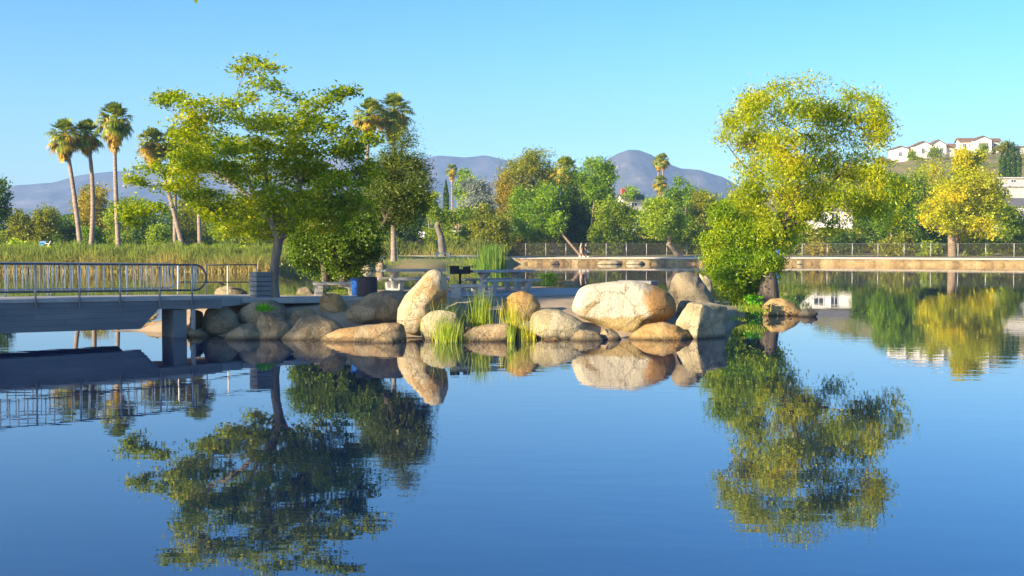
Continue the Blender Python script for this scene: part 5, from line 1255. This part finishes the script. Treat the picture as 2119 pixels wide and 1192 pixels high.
house('grey shaded hilltop house right of the tallest gable', 2050, 2068, 291, 318, HY + 1, 0, 4, CREAM, ROOFB, False, [(0, .6, .9, 1)], group=hg)
house('long low cream building on the hilltop at the right edge', 2076, 2135, 304, 316, HY - 6, 0, 3, CREAM, ROOFB, False, [(-.3, .5, 1, .8), (0, .5, 1, .8), (.3, .5, 1, .8)], group=hg, depth=9)
lg = 'houses behind the far trees'
house('white balcony house seen through the gap under the golden willow', 1672, 1764, 432, 512, 205, 0, 16, WHITE, ROOFG, False, [(-.25, .75, 1.6, 1.3), (.1, .75, 1.2, 1.9), (.35, .3, 1.4, 1.2)], group=lg)
house('small white building showing left of the golden far tree', 1898, 1930, 448, 505, 208, 0, 8, WHITE, ROOFG, True, [(0, .6, 1, 1.2)], group=lg)
house('pale house with a grey roof at the right edge above the fence', 2072, 2150, 425, 505, 210, 0, 14, WHITE, ROOFG, False, [(-.3, .65, 1.4, 1.2), (.05, .65, 1.4, 1.2), (-.1, .25, 1.6, 1.2)], group=lg)
house('low pale roofed house up the slope at the right edge', 2060, 2135, 385, 410, 262, 0, 8, CREAM, ROOFW, False, [(-.2, .5, 1.2, 1)], group=lg)
house('long pale flat building below the hillside cypresses', 2070, 2160, 369, 382, 282, 0, 3, CREAM, ROOFW, False, [(-.2, .5, 1.2, .8)], group=lg, depth=9)
house('grey roofed house with a red chimney under the mountain peak', 1288, 1336, 412, 470, 300, R(20), 9, CREAM, ROOFG, False, [(0, .8, 1.5, 1)], chimney=(-.4,), group=lg)
house('small cream gabled house behind the palm trunks left of the leafy tree', 388, 416, 484, 525, 180, R(20), 9, CREAM, ROOFW, True, [(0, .5, .8, .8)], group=lg)
house('low white roofed shed with dark walls right of the full palm trunk', 838, 872, 488, 520, 182, 0, 6, flat('dark_wall', (.05, .04, .035)), TRIM, False, [(0, .5, .8, .6)], group=lg)
house('house with a tan tiled roof behind the gnarled tree', 935, 990, 470, 520, 195, 0, 12, CREAM, surf('roof_tan', [(.3, (.4, .28, .16)), (.7, (.5, .36, .22))], 1, .9, .2, 6, .05), False, [(0, .5, .8, .8)], group=lg)
# balcony
by = 203.0; a = P(1682, 485, by); b_ = P(1744, 485, by); zt = P(1700, 466, by)[2]
t_ = thing('balcony', 'white railed wooden deck in front of the balcony house', 'balcony', ((a[0] + b_[0]) / 2, by, a[2]))
part('deck', MB().box(((a[0] + b_[0]) / 2, by + 1, a[2] + .1), (b_[0] - a[0], 2.0, .25)), TRIM, t_)
part('top_rail', MB().box(((a[0] + b_[0]) / 2, by, zt), (b_[0] - a[0], .1, .12)), TRIM, t_)
for k in range(25):
    x = a[0] + (b_[0] - a[0]) * k / 24; part('baluster', MB().box((x, by, (zt + a[2] + .225) / 2 - .03), (.07, .05, zt - a[2] - .285)), TRIM, t_)
for k in (0, .5, 1):
    x = a[0] + (b_[0] - a[0]) * k; part('support', MB().box((x, by + .3, (a[2] + .9) / 2), (.18, .18, a[2] - .9)), TRIM, t_)
# blue slide at far left
pb = thing('playground_slide', 'blue and white slanting slide showing above the reeds at far left', 'slide', P(85, 520, 140))
Y = 140
a = P(70, 518, Y); b_ = P(86, 500, Y); c = P(104, 499, Y)
part('chute', MB().add([P(68, 520, Y), P(80, 520, Y), P(96, 499, Y), P(84, 499, Y), P(68, 521, Y + .7), P(80, 521, Y + .7), P(96, 500, Y + .7), P(84, 500, Y + .7)], [(0, 1, 2, 3), (7, 6, 5, 4), (0, 4, 5, 1), (1, 5, 6, 2), (2, 6, 7, 3), (3, 7, 4, 0)]), flat('slide_blue', (.12, .35, .75), .4), pb)
part('ladder', MB(True).tube([P(92, 521, Y), P(105, 499, Y)], .07, 6).tube([P(92, 521, Y + .6), P(105, 499, Y + .6)], .07, 6), TRIM, pb)
part('platform', MB().box(P(93, 504, Y + .35), (.9, .7, .08)), TRIM, pb)

# =================================================================== PEOPLE AND BIRDS
def skin_obj(name, verts, edges, radii, m_, parent, levels=2, root=0):
    org = ORG.get(parent.name, np.zeros(3)) if parent else np.zeros(3)
    me = bpy.data.meshes.new(name); me.from_pydata([tuple(np.array(v) - org) for v in verts], edges, []); me.materials.append(m_)
    o = bpy.data.objects.new(name, me); COL.objects.link(o); o.parent = parent
    md = o.modifiers.new('skin', 'SKIN'); sv = me.skin_vertices
    if not len(sv): me.attributes  # layer is made with the modifier below
    bmx = bmesh.new(); bmx.from_mesh(me); lay = bmx.verts.layers.skin.verify()
    for v, r_ in zip(bmx.verts, radii):
        v[lay].radius = (r_, r_) if np.isscalar(r_) else r_
    bmx.verts.ensure_lookup_table(); bmx.verts[root][lay].use_root = True
    bmx.to_mesh(me); bmx.free()
    md.use_smooth_shade = True
    sb = o.modifiers.new('sub', 'SUBSURF'); sb.levels = levels; sb.render_levels = levels
    return o
SKIN = flat('skin', (.55, .32, .22), .6, var=.05); HAIRW = flat('hair_pale', (.6, .52, .4), .8); HAIRB = flat('hair_brown', (.3, .18, .1), .8)
def person(label, base, h, stride, shirt, trousers, hair, shoe, sleeves, bag=None, facing=1):
    s_ = h / 1.75; b_ = np.array(base); t_ = thing('person', label, 'person', b_)
    q = lambda x, y, z: b_ + np.array([x * facing * s_, y * s_, z * s_])
    st = stride
    J = [q(0, 0, .95), q(.01, 0, 1.15), q(.02, 0, 1.38), q(.02, 0, 1.47), q(.03, 0, 1.56), q(.035, 0, 1.66), q(.035, 0, 1.72),
         q(0, -.1, .9), q(st * .45, -.1, .5), q(st, -.1, .09), q(st + .13, -.1, .04),
         q(0, .1, .9), q(-st * .2, .1, .5), q(-st, .1, .12), q(-st + .12, .1, .04),
         q(.02, -.2, 1.4), q(-.1, -.25, 1.13), q(.08, -.26, .92), q(.12, -.25, .84),
         q(.02, .2, 1.4), q(.06, .25, 1.13), q(.22, .24, .98), q(.27, .22, .92)]
    E = [(0, 1), (1, 2), (2, 3), (3, 4), (4, 5), (5, 6), (0, 7), (7, 8), (8, 9), (9, 10), (0, 11), (11, 12), (12, 13), (13, 14), (2, 15), (15, 16), (16, 17), (17, 18), (2, 19), (19, 20), (20, 21), (21, 22)]
    Rr = [.11, .11, .12, .055, .08, .095, .07, .085, .055, .035, .03, .085, .055, .035, .03, .05, .04, .03, .035, .05, .04, .03, .035]
    skin_obj('body', J, E, [r_ * s_ for r_ in Rr], SKIN, t_)
    k = 1.18
    skin_obj('shirt', [J[0] + (0, 0, -.03), J[1], J[2], J[15], J[15] + (J[16] - J[15]) * sleeves, J[19], J[19] + (J[20] - J[19]) * sleeves], [(0, 1), (1, 2), (2, 3), (3, 4), (2, 5), (5, 6)], [.19 * s_, .18 * s_, .2 * s_, .1 * s_, .085 * s_, .1 * s_, .085 * s_], shirt, t_, 2)
    f = trousers[1]
    skin_obj('trousers', [J[0], J[7], J[8], J[8] + (J[9] - J[8]) * f, J[11], J[12], J[12] + (J[13] - J[12]) * f], [(0, 1), (1, 2), (2, 3), (0, 4), (4, 5), (5, 6)], [.18 * s_, .15 * s_, .11 * s_, .09 * s_, .15 * s_, .11 * s_, .09 * s_], trousers[0], t_, 2)
    skin_obj('hair', [J[5] + (-.02 * facing, 0, .02), J[6] + (-.02 * facing, 0, .02)], [(0, 1)], [.1 * s_, .08 * s_], hair, t_, 2)
    for a, b2 in ((9, 10), (13, 14)): part('shoe', MB().box((J[a] + J[b2]) / 2 + (0, 0, -.03), (.27 * s_, .1 * s_, .1 * s_), bev=.03), shoe, t_)
    if bag:
        c = J[22] + (.03, 0, -.16); 
        bg_ = solo('shoulder_bag', MB(True).lathe([(.05, -.17), (.14, -.12), (.16, 0), (.12, .12), (.03, .17)], c, 12), bag, 'white bag carried by the walker in black on the far path', 'bag', c, smooth=True)
WY = 167.5
c = P(1204, 533, WY); person('pale haired walker in a light shirt and pink shorts on the far path', (c[0] - .1, WY + .3, .95), 1.85, .2, flat('shirt_beige', (.5, .46, .38)), (flat('shorts_pink', (.55, .3, .24)), .1), HAIRW, TRIM, .6)
c = P(1211, 533, WY); person('walker in black clothes with a white bag on the far path', (c[0], WY - .5, .93), 1.68, .26, BLACK, (flat('trousers_black', (.02, .02, .025)), .85), HAIRB, TRIM, .9, bag=TRIM)
# duck on the rock under the bridge
DUCK = flat('duck_brown', (.22, .16, .09), .8); DUCKD = flat('duck_head', (.05, .055, .04), .6)
c = P(313, 664, 41.0); dk = thing('duck', 'brown duck resting on the flat rock under the end of the bridge', 'duck', c)
skin_obj('body', [c + (-.2, 0, .06), c + (-.1, 0, .09), c + (.03, 0, .10), c + (.12, 0, .12), c + (.15, 0, .19), c + (.18, 0, .21), c + (.25, 0, .2)], [(i, i + 1) for i in range(6)], [.02, .075, .09, .06, .035, .04, .012], DUCK, dk, 2, 2)
skin_obj('head', [c + (.15, 0, .2), c + (.185, 0, .212)], [(0, 1)], [.04, .04], DUCKD, dk, 2)
c = P(457, 592, 41.3); bd = thing('black_bird', 'small black bird perched on the boulder behind the end railing', 'bird', c)
skin_obj('body', [c + (-.16, 0, .16), c + (-.06, 0, .1), c + (.02, 0, .07), c + (.08, 0, .05), c + (.12, 0, .04), c + (.16, 0, .03)], [(i, i + 1) for i in range(5)], [.015, .03, .045, .035, .03, .008], BLACK, bd, 2, 2)
part('legs', MB(True).tube([c + (.03, .015, .05), c + (.03, .015, -.03)], .005, 4).tube([c + (.03, -.015, .05), c + (.03, -.015, -.03)], .005, 4), BLACK, bd)

# =================================================================== OFF-FRAME TREES (the shade over the bridge) AND THE TWIG ABOVE
def shade_tree(label, x, y, h, r_, seed, zlow=.28):
    rng = np.random.default_rng(seed); bl = []
    for i in range(26):
        d = rng.normal(size=3); d /= np.linalg.norm(d); d *= rng.uniform(.2, .75)
        bl.append((x + d[0] * r_, y + d[1] * r_, h * (1 + zlow) / 2 + d[2] * h * (1 - zlow) / 2, r_ * .42, r_ * .42, h * .15, 1.0))
    base = np.array([x, y, .9]); tp = curve(base, (x, y, h * .7), (.3, .2, 0), 7)
    make_tree('bank_tree', label, bl, base, [(tp, np.linspace(.35, .15, 7))], LB['green'], BARKD, seed, 70, 36, .34, (.3, .18), 0, .8, .2, .1, .03, group='trees on the left bank')
shade_tree('broad tree on the left bank nearest the bridge end', -30.5, 19.8, 15.3, 2.6, 201, .66)
tg = P(405, -10, 3.2); o_ = thing('overhanging_branch', 'leafy branch tip hanging into the top left of the photo', 'branch', P(300, -320, 3.0))
c0 = P(300, -320, 3.0)
part('trunk', tube_np(np.array([(-1.6, -2.6, 0), (-1.7, -2.5, 2.2), (-1.5, -1.0, 3.6), (-1.2, 1.2, 4.2), tuple(c0), tuple(P(380, -80, 3.2)), tuple(P(404, -12, 3.2))]) + 0, [.12, .10, .07, .035, .012, .004, .002], 8), BARK, o_, True)
rng = np.random.default_rng(5); C = [P(404, -3, 3.2)] + [P(390 + rng.normal() * 60, -110 + rng.normal() * 28, 3.2 + rng.normal() * .1) for _ in range(60)]
V, Fc = leaf_quads(np.array(C), .06, .03, rng, .3); Lp = [P(398, -4, 3.2), P(403, 0, 3.19), P(406, 9, 3.2), P(411, -2, 3.21)]; V[:4] = np.array(Lp)
part('leaves', (V, Fc), LF1, o_)

# =================================================================== HAZE
m, t, n, l = newmat('haze_air')
pv = N(n, 'ShaderNodeVolumePrincipled'); pv.inputs['Density'].default_value = .0002; pv.inputs['Color'].default_value = (.34, .58, 1.0, 1); pv.inputs['Anisotropy'].default_value = .0
o = N(n, 'ShaderNodeOutputMaterial'); l.new(pv.outputs[0], o.inputs['Volume'])
V = [(x, y, z) for x in (-3900, 3900) for y in (-400, 4300) for z in (-6.5, 420)]
tag(mk('haze', V, [(0, 1, 3, 2), (4, 6, 7, 5), (0, 4, 5, 1), (2, 3, 7, 6), (0, 2, 6, 4), (1, 5, 7, 3)], m), kind='stuff')
